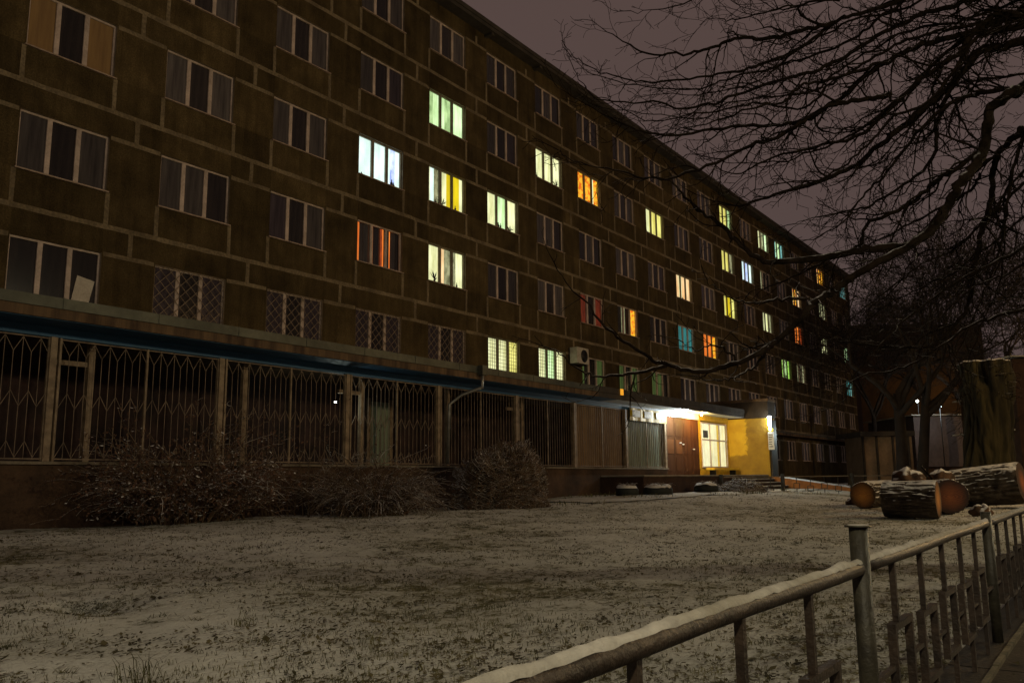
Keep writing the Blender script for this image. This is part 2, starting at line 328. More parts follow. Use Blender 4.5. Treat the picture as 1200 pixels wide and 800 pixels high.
def gz(x, y):
    z = 0.17*sm((-x-5)/9)+0.19*sm((-x-7)/6)*sm((y-19)/9)
    w = sm((-x-0.75)/0.6)
    if x > -40 and abs(y) < 90:
        z += w*(0.05*noise.noise((x*0.5, y*0.5, 0))+0.030*noise.noise((x*1.9, y*1.9, 3))+0.012*noise.noise((x*6, y*6, 7)))
        if x > -14 and y < 40: z += w*0.012*noise.noise((x*13, y*13, 2))
    if x > -0.7: z = 0
    d = math.hypot(x+7.1, (y-3.85)*1.6)   # a shallow hollow in the lawn
    z -= 0.13*math.exp(-(d/0.42)**2)
    return z

# ------------------------------------------------------------------ ground
def axis(segs):
    out = []
    for a, b, st in segs:
        k = max(1, int(round((b-a)/st))); out += [a+(b-a)*i/k for i in range(k)]
    out.append(segs[-1][1]); return out
xs = axis([(-600, -60, 90), (-60, -20, 4), (-20, -14, 0.25), (-14, -0.6, 0.075), (-0.6, 6, 0.9), (6, 60, 9), (60, 600, 90)])
ys = axis([(-300, -10, 60), (-10, 1.5, 1.2), (1.5, 18, 0.075), (18, 34, 0.16), (34, 60, 0.5), (60, 120, 6), (120, 900, 90)])
gb = MB(); nx = len(xs)
vs = [(x, y, gz(x, y)) for y in ys for x in xs]
gb.faces(vs, [(j*nx+i, j*nx+i+1, (j+1)*nx+i+1, (j+1)*nx+i) for j in range(len(ys)-1) for i in range(nx-1)], 'lawn', True)
tag(gb.build('ground'), kind='structure')
q = MB(); q.box(-0.50, 4.2, -12, 90, -0.05, 0.012, 'asphalt'); tag(q.build('pavement'), kind='structure')
q = MB()
y = -3.0
while y < 13.5:
    q.box(-0.86, -0.502, y, y+0.992, -0.05, 0.040+U(-0.003, 0.003), 'kerb'); q.box(-0.655, -0.628, y+0.002, y+0.99, 0.03, 0.062+U(-0.003, 0.003), 'kerb_lit_edge'); y += 1.0
tag(q.build('kerb'), kind='structure')
q = MB(); rs_ = random.Random(3)
for _ in range(1500):   # frost crumbs and leaf scraps on the wet asphalt and kerb
    x_ = -0.62+1.8*rs_.random(); y_ = rs_.uniform(2.5, 12); z_ = 0.016 if x_ > -0.5 else 0.047; a_ = rs_.uniform(0, PI); l_ = rs_.uniform(0.002, 0.009); mt_ = 'snow' if rs_.random() < 0.45 else 'litter'
    if mt_ == 'litter': l_ *= 3
    c_, s_ = math.cos(a_)*l_, math.sin(a_)*l_; q.face([(x_-c_, y_-s_, z_), (x_+s_*.6, y_-c_*.6, z_+l_*.5), (x_+c_, y_+s_, z_), (x_-s_*.6, y_+c_*.6, z_+l_*.3)], mt_)
tag(q.build('frost_crumbs'), 'tiny frost crumbs and leaf scraps on the dark pavement', 'frost', kind='stuff')
# trodden snow path in front of the entrance, and the snowy drive beyond it
def sheet(name, pts, mat, dz=0.03):
    q = MB(); k = len(pts[0])
    q.faces([(x, y, gz(x, y)+dz+0.015*noise.noise((x*2, y*2, 5))) for row in pts for x, y in row],
            [(j*k+i, j*k+i+1, (j+1)*k+i+1, (j+1)*k+i) for j in range(len(pts)-1) for i in range(k-1)], mat, True)
    return tag(q.build(name), kind='structure')
sheet('path', [[(-14.9+2.6*i/8-(1.2*sm((27-yy)/5))+0.25*noise.noise((yy*.5, i, 1)), yy) for i in range(9)] for yy in [23+0.4*k for k in range(52)]], 'snow_dirty')
sheet('driveway', [[(-19+18*i/12, 46+j*1.5) for i in range(13)] for j in range(20)], 'snow', 0.05)

# ------------------------------------------------------------------ dormitory building
XF = -19.907; Y0 = 8.348; S = 3.5474; WW = 2.136; WH = 1.426; Z0 = EYE+1.1515
NC = 21; YA = -6.0; YE = 8.348+20.87*3.5474; ZR = 19.22
B = thing('dormitory_building', 'long brown panel dormitory block, some windows lit, barred gallery along its foot', 'building', (XF, 40, 0))
def has(r, c):
    if r == 0: return c >= 14
    return 0 <= c < NC
wall = MB(); FV = random.Random(12)
ycuts = [YA]+[v for c in range(NC) for v in (Y0+c*S, Y0+c*S+WW)]+[YE]
zcuts = [0]+[v for r in range(6) for v in (Z0+3*r, Z0+3*r+WH)]+[ZR]
for i in range(len(ycuts)-1):
    for j in range(len(zcuts)-1):
        ya, yb, za, zb = ycuts[i], ycuts[i+1], zcuts[j], zcuts[j+1]
        if i % 2 == 1 and j % 2 == 1 and has(j//2, i//2):
            xb = XF-0.22
            wall.face([(XF,ya,za),(XF,yb,za),(xb,yb,za),(xb,ya,za)], 'reveal_plaster'); wall.face([(XF,ya,zb),(xb,ya,zb),(xb,yb,zb),(XF,yb,zb)], 'reveal_plaster')
            wall.face([(XF,ya,za),(xb,ya,za),(xb,ya,zb),(XF,ya,zb)], 'reveal_plaster'); wall.face([(XF,yb,za),(XF,yb,zb),(xb,yb,zb),(xb,yb,za)], 'reveal_plaster')
        else: wall.face([(XF,ya,za),(XF,yb,za),(XF,yb,zb),(XF,ya,zb)], FV.choice(['facade', 'facade', 'facade_dark', 'facade_light']))
XB = XF-13
wall.face([(XF,YE,0),(XB,YE,0),(XB,YE,ZR),(XF,YE,ZR)], 'facade'); wall.face([(XF,YA,0),(XF,YA,ZR),(XB,YA,ZR),(XB,YA,0)], 'facade')
wall.face([(XB,YA,0),(XB,YA,ZR),(XB,YE,ZR),(XB,YE,0)], 'facade')
# mortar seams, ragged bands standing a few millimetres proud
def seam(ya, yb, za, zb, horiz, w=0.09):
    ln = (yb-ya) if horiz else (zb-za); k = max(2, int(ln/0.22)); A = []; Bp = []; w *= 1.25
    for i in range(k+1):
        t = i/k; h = w/2*U(0.85, 1.15); h2 = w/2*U(0.85, 1.15); j = 0.012*noise.noise((ya+t*ln, za, 4))
        if horiz: A.append((XF+0.004, ya+t*ln, za-h+j)); Bp.append((XF+0.004, ya+t*ln, za+h2+j))
        else: A.append((XF+0.007, ya-h+j, za+t*ln)); Bp.append((XF+0.007, ya+h2+j, za+t*ln))
    for i in range(k):
        if horiz: wall.face([A[i], A[i+1], Bp[i+1], Bp[i]], 'seam')
        else: wall.face([A[i], Bp[i], Bp[i+1], A[i+1]], 'seam')
for r in range(0, 6):
    head = Z0+3*r+WH; up = head+0.68
    if r == 0 : c_lo = 13
    else: c_lo = -3
    if up < ZR and r < 5: seam(YA if r else 52, YE, up, up, True, 0.10)
    for c in range(c_lo, NC):
        ya = Y0+c*S+WW+0.03; yb = Y0+(c+1)*S-0.03
        if yb > YE: yb = YE
        seam(ya, yb, head-0.02, head-0.02, True, 0.09)
        ym = Y0+c*S+WW+0.70
        if r < 5: seam(ym, ym, head+0.04, up-0.04, False, 0.10)
        else: seam(ym, ym, head+0.04, head+0.34, False, 0.10)
        if r > 0 and c >= 0:
            zl = Z0+3*(r-1)+WH+0.68+0.05
            if r > 1 or c >= 14:
                seam(Y0+c*S-0.04, Y0+c*S-0.04, zl, Z0+3*r-0.02, False, 0.09); seam(Y0+c*S+WW+0.04, Y0+c*S+WW+0.04, zl, Z0+3*r-0.02, False, 0.09)
wall.build('wall', B)
rf = MB(); rf.box(XB-0.5, XF+0.48, YA-0.5, YE+0.5, ZR, ZR+0.16, 'roof_dark'); rf.box(XB-0.5, XF+0.52, YA-0.5, YE+0.55, ZR+0.163, ZR+0.34, 'roof_dark')
for k in range(26): rf.box(XF+0.003, XF+0.40, YA+k*3.5474, YA+k*3.5474+0.18, ZR-0.10, ZR-0.003, 'roof_dark')
rf.build('roof', B)
# lower string course on the far half
lc = MB(); lc.box(XF+0.002, XF+0.55, 44.6, YE, 3.86, 4.02, 'concrete_stained'); lc.box(XF+0.002, XF+0.60, 44.6, YE, 4.023, 4.07, 'flashing'); lc.build('cornice', B)

# windows --------------------------------------------------------
XW = XF-0.10
def win_meshes():
    d = {}
    for key, fm in (('f', 'window_frame'), ('fl', 'window_frame_backlit')):
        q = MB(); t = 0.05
        q.box(XW-0.03, XW+0.03, 0, WW, 0, t, fm); q.box(XW-0.03, XW+0.03, 0, WW, WH-t, WH, fm)
        q.box(XW-0.03, XW+0.03, 0, t, t, WH-t, fm); q.box(XW-0.03, XW+0.03, WW-t, WW, t, WH-t, fm)
        for yy in (0.71, 1.40): q.box(XW-0.03, XW+0.035, yy-0.058, yy+0.058, t, WH-t, fm)
        d[key] = q
    q = MB(); q.box(XF-0.13, XF+0.07, -0.04, WW+0.04, -0.035, -0.004, 'sill_metal'); d['sill'] = q
    q = MB()                                                  # diamond lattice
    x = XF-0.025
    def clip(a, b):
        pass
    st = 0.30
    k = -int(WH/st)-1
    for s_ in (1, -1):
        c = -WH if s_ == 1 else 0
        while c < WW+(WH if s_ == -1 else 0):
            # line y = c + s*z
            z0_, z1_ = 0.0, WH
            ya, yb = c+s_*z0_, c+s_*z1_
            if s_ == 1:
                if ya < 0: z0_ = -c; ya = 0
                if yb > WW: z1_ = WW-c; yb = WW
            else:
                if ya > WW: z0_ = c-WW; ya = WW
                if yb < 0: z1_ = c; yb = 0
            if z1_ > z0_+0.05: q.bar((x+0.004*s_, ya, z0_), (x+0.004*s_, yb, z1_), 0.014, 0.014, 'grille_paint')
            c += st
    q.bar((x,0.01,0), (x,0.01,WH), 0.02, 0.02, 'grille_paint'); q.bar((x,WW-0.01,0), (x,WW-0.01,WH), 0.02, 0.02, 'grille_paint'); q.bar((x,0,WH-0.01), (x,WW,WH-0.01), 0.02, 0.02, 'grille_paint')
    d['lattice'] = q
    q = MB()
    for i in range(1, 15): q.bar((x, WW*i/15, 0), (x, WW*i/15, WH), 0.012, 0.012, 'window_frame_backlit')
    for i in range(1, 10): q.bar((x+0.012, 0, WH*i/10), (x+0.012, WW, WH*i/10), 0.012, 0.012, 'window_frame_backlit')
    d['grid'] = q
    return d
WMB = win_meshes(); SHARED = {}
def shared(key, name, mb, parent, world):
    if key not in SHARED:
        me = bpy.data.meshes.new(name); me.from_pydata([(a-XW, b, c) for a, b, c in mb.v], [], mb.f)
        for q in mb.mats: me.materials.append(MATS[q])
        me.polygons.foreach_set('material_index', mb.m); me.update(); SHARED[key] = me
    o = bpy.data.objects.new(name, SHARED[key]); COL.objects.link(o); o.parent = parent
    w = Vector(world); o.location = w-ORG[parent.name]; ORG[o.name] = w
    return o
def panes(spec):
    q = MB(); edges = [0.05, 0.652, 0.768, 1.342, 1.458, WW-0.05]
    for k in range(3):
        a, b_ = edges[2*k], edges[2*k+1]; parts = spec[k] if isinstance(spec[k], list) else [spec[k]]
        for i, mname in enumerate(parts):
            ya = a+(b_-a)*i/len(parts); yb = a+(b_-a)*(i+1)/len(parts)
            q.face([(XW-0.005, ya, 0.05), (XW-0.005, yb, 0.05), (XW-0.005, yb, WH-0.05), (XW-0.005, ya, WH-0.05)], mname)
    return q
GC, GD, GP = 'glass_curtained', 'glass_dark', 'glass_purple'
def curtain(spec):   # pleated cloth behind the glass of a lit room
    q = MB()
    edges = [0.02, 0.71, 1.40, WW-0.02]
    for k in range(3):
        parts = spec[k] if isinstance(spec[k], list) else [spec[k]]
        for i, mname in enumerate(parts):
            if mname is None: continue
            ya = edges[k]+(edges[k+1]-edges[k])*i/len(parts); yb = edges[k]+(edges[k+1]-edges[k])*(i+1)/len(parts); nn = 8
            for j in range(nn):
                p0 = ya+(yb-ya)*j/nn; p1 = ya+(yb-ya)*(j+1)/nn; x0 = XW-0.075+0.018*math.sin(p0*23+k); x1 = XW-0.075+0.018*math.sin(p1*23+k)
                q.face([(x0, p0, 0.0), (x1, p1, 0.0), (x1, p1, WH), (x0, p0, WH)], mname)
    return q
LIT = {
 (4,4): (['lit_green','lit_white_green'], ['lit_white_green','lit_green'], 'lit_white_green'),
 (3,3): ('lit_white_blue', 'lit_white_blue', ['lit_white_blue','lit_blue','lit_white_blue']),
 (3,4): (['lit_ivory','lit_white_blue','lit_pale'], ['lit_pale','lit_ivory','lit_strong_yellow'], ['lit_strong_yellow','lit_strong_yellow','lit_strong_yellow','lit_ivory']),
 (3,5): ('lit_ivory', 'lit_white_green', 'lit_ivory'),
 (4,6): ('lit_ivory', 'lit_ivory', 'lit_ivory'),
 (4,7): ('lit_orange', 'lit_orange', ['lit_ivory','lit_orange']),
 (4,9): ('lit_ivory', 'lit_yellow', 'lit_yellow'),
 (2,3): ([GC,GC,'lit_orange_red',GC,GC,GC,GC,GC,GC], [GD,'lit_orange_red',GD,GD,GD,GD,GD,'lit_red','lit_orange_red'], [GC,GC,GC,'lit_orange_red',GC,GC,GC,GD,GD]),
 (2,4): ('lit_ivory', ['lit_peach','lit_pale'], ['lit_pale','lit_ivory']),
 (2,7): ('lit_dim_red', GD, 'lit_dim_red'), (2,8): (GC, ['lit_pale', GD], 'lit_orange'),
 (3,10): ('lit_peach', ['lit_ivory','lit_peach'], 'lit_peach'), (2,10): ('lit_teal', 'lit_teal', 'lit_teal'),
 (2,11): ('lit_orange_red', 'lit_orange_red', 'lit_orange'), (3,12): ('lit_yellow', 'lit_strong_yellow', 'lit_yellow'),
 (4,12): ('lit_yellow', 'lit_yellow', 'lit_pale'), (4,13): ('lit_white_blue', 'lit_blue', 'lit_white_blue'), (4,14): ('lit_pale', GC, GC),
 (5,12): ('lit_yellow', 'lit_yellow', 'lit_green'), (5,14): ('lit_ivory', 'lit_pale', 'lit_white_green'), (5,15): ('lit_cyan', 'lit_white_green', 'lit_cyan'),
 (5,18): ('lit_peach', 'lit_orange', 'lit_orange'), (4,16): ('lit_pale', 'lit_orange', 'lit_peach'), (5,20): ('lit_cyan', 'lit_teal', 'lit_cyan'),
 (4,18): ('lit_pale', 'lit_pale', 'lit_pale'), (3,14): ('lit_pale', 'lit_ivory', 'lit_pale'), (3,16): ('lit_red', 'lit_orange_red', 'lit_red'),
 (3,18): ('lit_pale', 'lit_ivory', 'lit_pale'), (3,20): ('lit_cyan', 'lit_white_green', 'lit_cyan'), (2,15): ('lit_bright_green', ['lit_pale','lit_green'], 'lit_bright_green'),
 (2,16): ('lit_pale', GC, 'lit_pale'), (2,20): ('lit_cyan', 'lit_teal', 'lit_cyan'), (2,18): (GD, GC, GD),
 (1,5): ('lit_ivory', 'lit_ivory', 'lit_yellow'), (1,6): ('lit_ivory', 'lit_white_green', 'lit_ivory'),
 (1,7): (['lit_dim_green','lit_dim_green',GD], GD, 'lit_dim_green'), (1,8): ('lit_dim_green', GD, ['lit_green', 'lit_dim_green','lit_dim_green']), (1,9): ('lit_dim_green', 'lit_dim_green', GD),
}
DARKS = [(GC, GD, GC), (GC, GD, GC), (GP, GD, GC), (GC, GD, GP), (GD, GC, GD), (GC, GC, GD)]
def pane_glass_thin():
    m = bpy.data.materials.new('pane_clear'); m.use_nodes = True; n = m.node_tree; n.nodes.clear()
    o = n.nodes.new('ShaderNodeOutputMaterial'); a = n.nodes.new('ShaderNodeBsdfTransparent'); g = n.nodes.new('ShaderNodeBsdfGlossy'); x = n.nodes.new('ShaderNodeMixShader')
    g.inputs[1].default_value = 0.05; a.inputs[0].default_value = (0.94, 0.96, 0.94, 1); x.inputs[0].default_value = 0.06
    n.links.new(a.outputs[0], x.inputs[1]); n.links.new(g.outputs[0], x.inputs[2]); n.links.new(x.outputs[0], o.inputs[0]); MATS['pane_clear'] = m
pane_glass_thin()
def clutter(seed):
    rr_ = random.Random(seed); q = MB()
    for _ in range(rr_.randint(2, 4)):
        y_ = rr_.uniform(0.12, WW-0.12); h_ = rr_.uniform(0.10, 0.30); w_ = rr_.uniform(0.025, 0.055); x_ = XW-0.045
        q.tube([(x_, y_, 0.05), (x_, y_, h_*0.6), (x_, y_, h_*0.75), (x_, y_, h_)], [w_, w_, w_*0.4, w_*0.35], 'glass_dark', 8)
    if rr_.random() < 0.6:
        y_ = rr_.uniform(0.2, WW-0.2)
        for _ in range(14):
            a_ = rr_.uniform(-1.3, 1.3); l_ = rr_.uniform(0.12, 0.42); b0 = Vector((XW-0.045, y_, 0.12)); e_ = b0+Vector((0, math.sin(a_)*l_, math.cos(a_)*l_)); sd = Vector((0.004, math.cos(a_)*0.016, -math.sin(a_)*0.016))
            e_.y = max(0.03, min(WW-0.03, e_.y)); q.face([b0, (b0+e_)/2+sd, e_, (b0+e_)/2-sd], 'glass_dark')
        q.tube([(XW-0.045, y_, 0.05), (XW-0.045, y_, 0.13)], [0.035, 0.045], 'glass_dark', 8)
    return q
wins = []
for r in range(0, 6):
    for c in range(NC):
        if has(r, c): wins.append((r, c))
def offscreen(r, c): return (r == 5 and c <= 2) or (r == 4 and c == 0)
near = [w for w in wins if not offscreen(*w)]
rank = sorted(near, key=lambda w: (w[1]*S+Y0)+0.4*w[0]+(60 if w[0] == 0 else 0))
single = set(rank[:99]); rest = [w for w in wins if w not in single]
for (r, c) in rank[:99]:
    w = (XW, Y0+c*S, Z0+3*r); lit = (r, c) in LIT
    islit = lit and any(str(x).find('lit_') >= 0 for x in LIT[(r, c)]) and (r, c) not in ((2,3), (2,7), (2,8), (1,7), (1,8), (1,9), (4,14), (2,18), (2,16), (2,10))
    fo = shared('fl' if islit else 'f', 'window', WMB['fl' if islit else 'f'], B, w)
    if lit:
        shared(('c', r, c), 'curtain', curtain(LIT[(r, c)]), fo, w)
        if islit and r*c % 3 != 1 and r > 1: shared(('cl', r, c), 'sill_clutter', clutter(r*50+c), fo, w)
        shared(('p', 'clear'), 'pane', panes(['pane_clear']*3), fo, w)
    else:
        rnd = random.Random(r*31+c*7); spec = DARKS[rnd.randrange(len(DARKS))]
        if (r, c) == (3, 0): spec = ('glass_tan', GD, 'glass_tan')
        if (r, c) in ((2, 0),): spec = (GC, GD, GC)
        if r == 1 and c < 5: spec = (GP, GD, GP)
        if (r, c) == (1, 0): spec = (GD, GD, GD)
        shared(('p', spec), 'pane', panes(spec), fo, w)
    shared('sill', 'sill', WMB['sill'], fo, w)
    if r == 1 and 1 <= c <= 4: shared('lattice', 'bars', WMB['lattice'], fo, w)
    if r == 1 and 5 <= c <= 6: shared('grid', 'bars', WMB['grid'], fo, w)
q = MB()
for (r, c) in rest:
    src = WMB['f']; lit = (r, c) in LIT
    pb = curtain(LIT[(r, c)]) if lit else panes((GC, GD, GC))
    for mb in (src, pb, WMB['sill']):
        for f, mi_ in zip(mb.f, mb.m):
            q.face([(mb.v[i][0], mb.v[i][1]+Y0+c*S, mb.v[i][2]+Z0+3*r) for i in f], mb.mats[mi_])
o = q.build('window', B); o['kind'] = 'stuff'
# sheet of paper standing inside the window above the gallery
q = MB(); ya, za = Y0+1.50, Z0+3.08
q.faces([(XW+0.012, ya, za), (XW+0.012, ya+0.42, za-0.02), (XW+0.012, ya+0.55, za+0.62), (XW+0.012, ya+0.12, za+0.70)], [(0,1,2,3)], 'paper'); q.build('paper_sheet', B)

# gallery --------------------------------------------------------
XG = -17.0; ZS = 1.43; ZT = 3.86; ZC = 4.07; YG1 = 35.50; XL = -16.1
g = MB(); g.box(XG-0.30, XG+0.06, YA, YG1, -0.1, ZS-0.06, 'plinth'); g.box(XG-0.34, XG+0.12, YA, YG1+0.05, ZS-0.057, ZS+0.0, 'concrete'); g.build('gallery_plinth', B)
g = MB(); g.box(XG-0.20, XG+0.02, YA, YG1, ZT+0.003, ZC-0.003, 'blue_paint'); g.build('gallery_beam', B)
g = MB()
g.box(XF+0.01, XL, YA, 28.0, ZC, ZC+0.19, 'concrete_stained'); g.box(XF+0.01, XL, 28.003, 43.14, ZC, ZC+0.19, 'roof_dark')
g.box(XF+0.01, XL+0.035, YA, 28.0, ZC+0.193, ZC+0.40, 'flashing'); g.box(XF+0.01, XL+0.03, 28.003, 43.14, ZC+0.193, ZC+0.42, 'roof_dark')
y = YA
while y < 42:
    g.box(XL+0.036, XL+0.046, y, y+0.025, ZC+0.20, ZC+0.41, 'flashing'); y += 1.97
g.box(XG+0.02, XL-0.05, YA, 29.5, ZC-0.015, ZC-0.003, 'blue_paint'); g.box(XG+0.02, XL-0.05, 29.5, 43.2, ZC-0.015, ZC-0.003, 'soffit_white')
g.build('canopy', B)
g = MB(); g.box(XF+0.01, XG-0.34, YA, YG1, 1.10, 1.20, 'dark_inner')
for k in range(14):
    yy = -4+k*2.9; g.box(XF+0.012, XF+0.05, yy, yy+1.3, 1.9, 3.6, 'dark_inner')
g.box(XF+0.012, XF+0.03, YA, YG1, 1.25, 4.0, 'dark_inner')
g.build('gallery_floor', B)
# post lines
posts = [-3.7, 0.25, 4.2, 8.12, 11.97, 15.95, 19.71, 23.82, 27.62, 31.72, 35.42]
def latticework(q, ya, yb):
    n_ = max(3, round((yb-ya)/0.165)); st = (yb-ya)/n_; x = XG+0.01; t = 0.0105+max(0, ya-8)*0.0003
    m_ = 'grille_bar'
    q.bar((x, ya, ZS+0.05), (x, yb, ZS+0.05), 0.025, 0.025, m_); q.bar((x, ya, ZT-0.03), (x, yb, ZT-0.03), 0.025, 0.025, m_)
    zm = ZS+1.20
    for i in range(n_+1):
        yy = ya+i*st
        top = ZT-0.04-(0.30 if i % 2 and ya < 19.5 else 0.0); 
        q.bar((x, yy, ZS+0.05), (x, yy, top), t, t, m_)
        if i % 2 and ya < 19.5:
            for s_ in (-1, 1):
                if ya-0.01 <= yy+s_*st <= yb+0.01: q.bar((x, yy, top), (x, yy+s_*st, ZT-0.05), t, t, m_)
                if ya-0.01 <= yy+s_*st <= yb+0.01:
                    q.bar((x+0.014, yy, zm+0.14), (x+0.014, yy+s_*st, zm-0.16), t, t, m_)
                    q.bar((x+0.014, yy, ZS+0.38), (x+0.014, yy+s_*st, ZS+0.07), t, t, m_)
for k in range(len(posts)):
    q = MB(); py = posts[k]
    q.box(XG-0.07, XG+0.07, py-0.085, py+0.045, ZS+0.003, ZT, 'grille_paint'); q.box(XG-0.02, XG+0.045, py+0.10, py+0.145, ZS+0.003, ZT, 'grille_paint')
    q.build('gallery_post', B)
    if k+1 < len(posts):
        mid = (py+posts[k+1])/2+0.06
        for a, b_ in ((py+0.15, mid), (mid, posts[k+1]-0.09)):
            q = MB(); latticework(q, a, b_); q.bar((XG+0.01, b_, ZS+0.02), (XG+0.01, b_, ZT-0.01), 0.045, 0.045, 'grille_paint'); q.build('gallery_grille', B)
        if py < 27:
            q = MB(); iy = py+0.95; q.box(XG-0.55, XG-0.43, iy, iy+0.13, 1.203, ZC-0.003, 'grille_paint')
            if k % 2 == 1: q.box(XG-0.55, XG-0.47, py+0.15, iy, 3.40, 3.50, 'grille_paint')
            q.build('gallery_inner_post', B)
# sheets that close the last bays behind the grille
q = MB()
def corrug(q, ya, yb, mat):
    y = ya; 
    while y < yb-0.01:
        w = min(0.18, yb-y); d = 0.035
        q.face([(XG-0.14, y, ZS), (XG-0.14+d, y+w/2, ZS), (XG-0.14+d, y+w/2, ZT), (XG-0.14, y, ZT)], mat)
        q.face([(XG-0.14+d, y+w/2, ZS), (XG-0.14, y+w, ZS), (XG-0.14, y+w, ZT), (XG-0.14+d, y+w/2, ZT)], mat); y += w
corrug(q, 27.75, 31.6, 'sheet_brown'); corrug(q, 31.8, 35.3, 'sheet_green'); q.build('gallery_infill', B)
# inner doorway with blue green glazing near the small lamp reflection
q = MB(); q.box(XF+0.06, XF+0.12, 19.6, 20.5, 1.25, 3.55, 'sheet_green'); q.box(XF+0.055, XF+0.14, 19.45, 19.6, 1.25, 3.65, 'grille_paint'); q.box(XF+0.055, XF+0.14, 20.5, 20.65, 1.25, 3.65, 'grille_paint'); q.build('inner_door', B)

# entrance: doors, hall window, yellow wing wall --------------------------------
e = MB(); e.box(XG-0.30, XG-0.02, YG1+0.06, 39.4, 3.80, ZC-0.003, 'soffit_white'); e.box(XG-0.30, XG-0.02, 39.403, 43.22, 3.80, ZC-0.003, 'yellow_wall'); e.box(XG-0.30, XG-0.05, 39.45, 43.22, 1.10, 1.42, 'yellow_wall'); e.box(XG-0.3, XG-0.04, 39.36, 39.62, 1.42, 3.80, 'yellow_wall'); e.box(XG-0.3, XG-0.04, 43.02, 43.22, 1.42, 3.80, 'yellow_wall')  # wall strip over the doors painted white for the lamp glare
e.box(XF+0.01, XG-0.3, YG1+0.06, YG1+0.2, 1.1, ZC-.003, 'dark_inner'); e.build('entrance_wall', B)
d = MB()
dw = (39.34-35.62)/4
for k in range(4):
    ya = 35.62+k*dw; d.box(XG-0.10, XG-0.04, ya+0.012, ya+dw-0.012, 1.12, 3.78, 'door_wood')
    for zz in (1.3, 2.1, 2.9):
        d.box(XG-0.04, XG-0.025, ya+0.12, ya+dw-0.12, zz, zz+0.65, 'door_panel' if (k < 2 and zz == 2.1) else 'door_wood')
d.box(XG-0.12, XG-0.015, 35.52, 35.61, 1.11, 3.795, 'grille_paint')
do = d.build('door', B)
for yy, zz in ((37.35, 2.55), (37.05, 2.62), (38.55, 2.35)):
    h = MB(); h.bar((XG-0.0, yy, zz), (XG-0.0, yy+0.16, zz), 0.035, 0.045, 'sign_white'); h.build('handle', do)
w = MB(); ya, yb, za, zb = 39.66, 43.0, 1.48, 3.72
for a, b_ in ((ya, ya+0.06), (yb-0.06, yb), (40.75, 40.81), (41.95, 42.01)): w.box(XG-0.09, XG-0.03, a, b_, za, zb, 'window_frame')
for a, b_ in ((za, za+0.06), (zb-0.06, zb), (2.82, 2.89)): w.box(XG-0.085, XG-0.025, ya+0.061, yb-0.061, a, b_, 'window_frame')
ho = w.build('hall_window', B)
w = MB()
segs = [(ya, 40.7, 'lit_hall'), (40.7, 41.9, 'lit_hall'), (41.9, 42.3, 'lit_hall_gold'), (42.3, yb, 'lit_hall')]
for a, b_, mm in segs:
    k = 10
    for i in range(k):
        p0 = a+(b_-a)*i/k; p1 = a+(b_-a)*(i+1)/k; w.face([(XG-0.17+0.02*math.sin(p0*11), p0, za), (XG-0.17+0.02*math.sin(p1*11), p1, za), (XG-0.17+0.02*math.sin(p1*11), p1, zb), (XG-0.17+0.02*math.sin(p0*11), p0, zb)], mm)
w.build('curtain', ho)
w = MB(); w.box(XG-0.06, XG-0.052, ya+0.1, yb-0.1, za+0.06, zb-0.06, 'pane_clear'); w.build('pane', ho)
w = MB(); w.box(XG-0.024, XG-0.015, 39.85, 40.45, 2.95, 3.32, 'black_metal'); w.build('notice', ho)
v = MB(); XV = -14.90; YV = 43.23
v.box(XF+0.02, XV, YV, YV+1.0, 0.0, 3.995, 'yellow_render_lit'); v.build('wing_wall', B)
v = MB(); v.box(XF+0.02, XV+0.06, YV-0.035, YV+1.05, 4.0, 4.86, 'tarred_parapet'); v.box(XF+0.02, XV+0.11, YV-0.08, YV+1.10, 4.863, 5.0, 'concrete_stained'); v.build('wing_wall_cap', B)
v = MB(); v.box(XV+0.003, XV+0.10, YV+0.1, YV+0.95, 0.02, 3.9, 'roof_dark'); v.build('wing_wall_pier', B)
# platform and steps
p = MB(); XP = -15.05
p.box(XG+0.062, XP, 29.4, 43.22, -0.1, 1.04, 'brick_red'); p.box(XG+0.125, XP+0.06, 29.35, 43.22, 1.043, 1.085, 'concrete'); p.box(XG+0.13, XP+0.05, 29.36, 43.21, 1.088, 1.105, 'snow_dirty'); p.build('entrance_platform', B)
p = MB()
for k in range(5):
    zz = 0.92-0.17*k; x0 = XP+0.062+0.34*k
    p.box(x0, x0+0.34, 38.2, 43.0, -0.1, zz-0.04, 'brick_red'); p.box(x0, x0+0.36, 38.17, 43.03, zz-0.037, zz, 'snow_dirty')
p.build('entrance_steps', B)
p = MB(); a = onz(905, 578, .2); 
rx0, rx1, ry0, ry1 = XV+0.11, -9.6, 43.1, 44.6
for y_ in (ry0, ry1):
    p.face([(rx0, y_, 0.0), (rx1, y_, 0.0), (rx1, y_, 0.22), (rx0, y_, 1.03)][::1 if y_ == ry0 else -1], 'ramp_side')
p.face([(rx0, ry0, 1.03), (rx1, ry0, 0.22), (rx1, ry1, 0.22), (rx0, ry1, 1.03)], 'snow'); p.face([(rx1, ry0, 0), (rx1, ry1, 0), (rx1, ry1, .22), (rx1, ry0, .22)], 'ramp_side')
p.build('entrance_ramp', B)
# bench under hall window
t = thing('entrance_bench', 'yellow plank bench with a light dusting of snow beneath the bright hall window', 'bench', (XG+0.3, 41.3, 1.10))
q = MB(); q.box(XG+0.13, XG+0.55, 39.7, 43.0, 1.36, 1.47, 'yellow_wall'); q.build('seat', t)
for yy in (40.1, 42.7): q = MB(); q.box(XG+0.15, XG+0.46, yy-0.05, yy+0.05, 1.103, 1.357, 'black_metal'); q.build('leg', t)
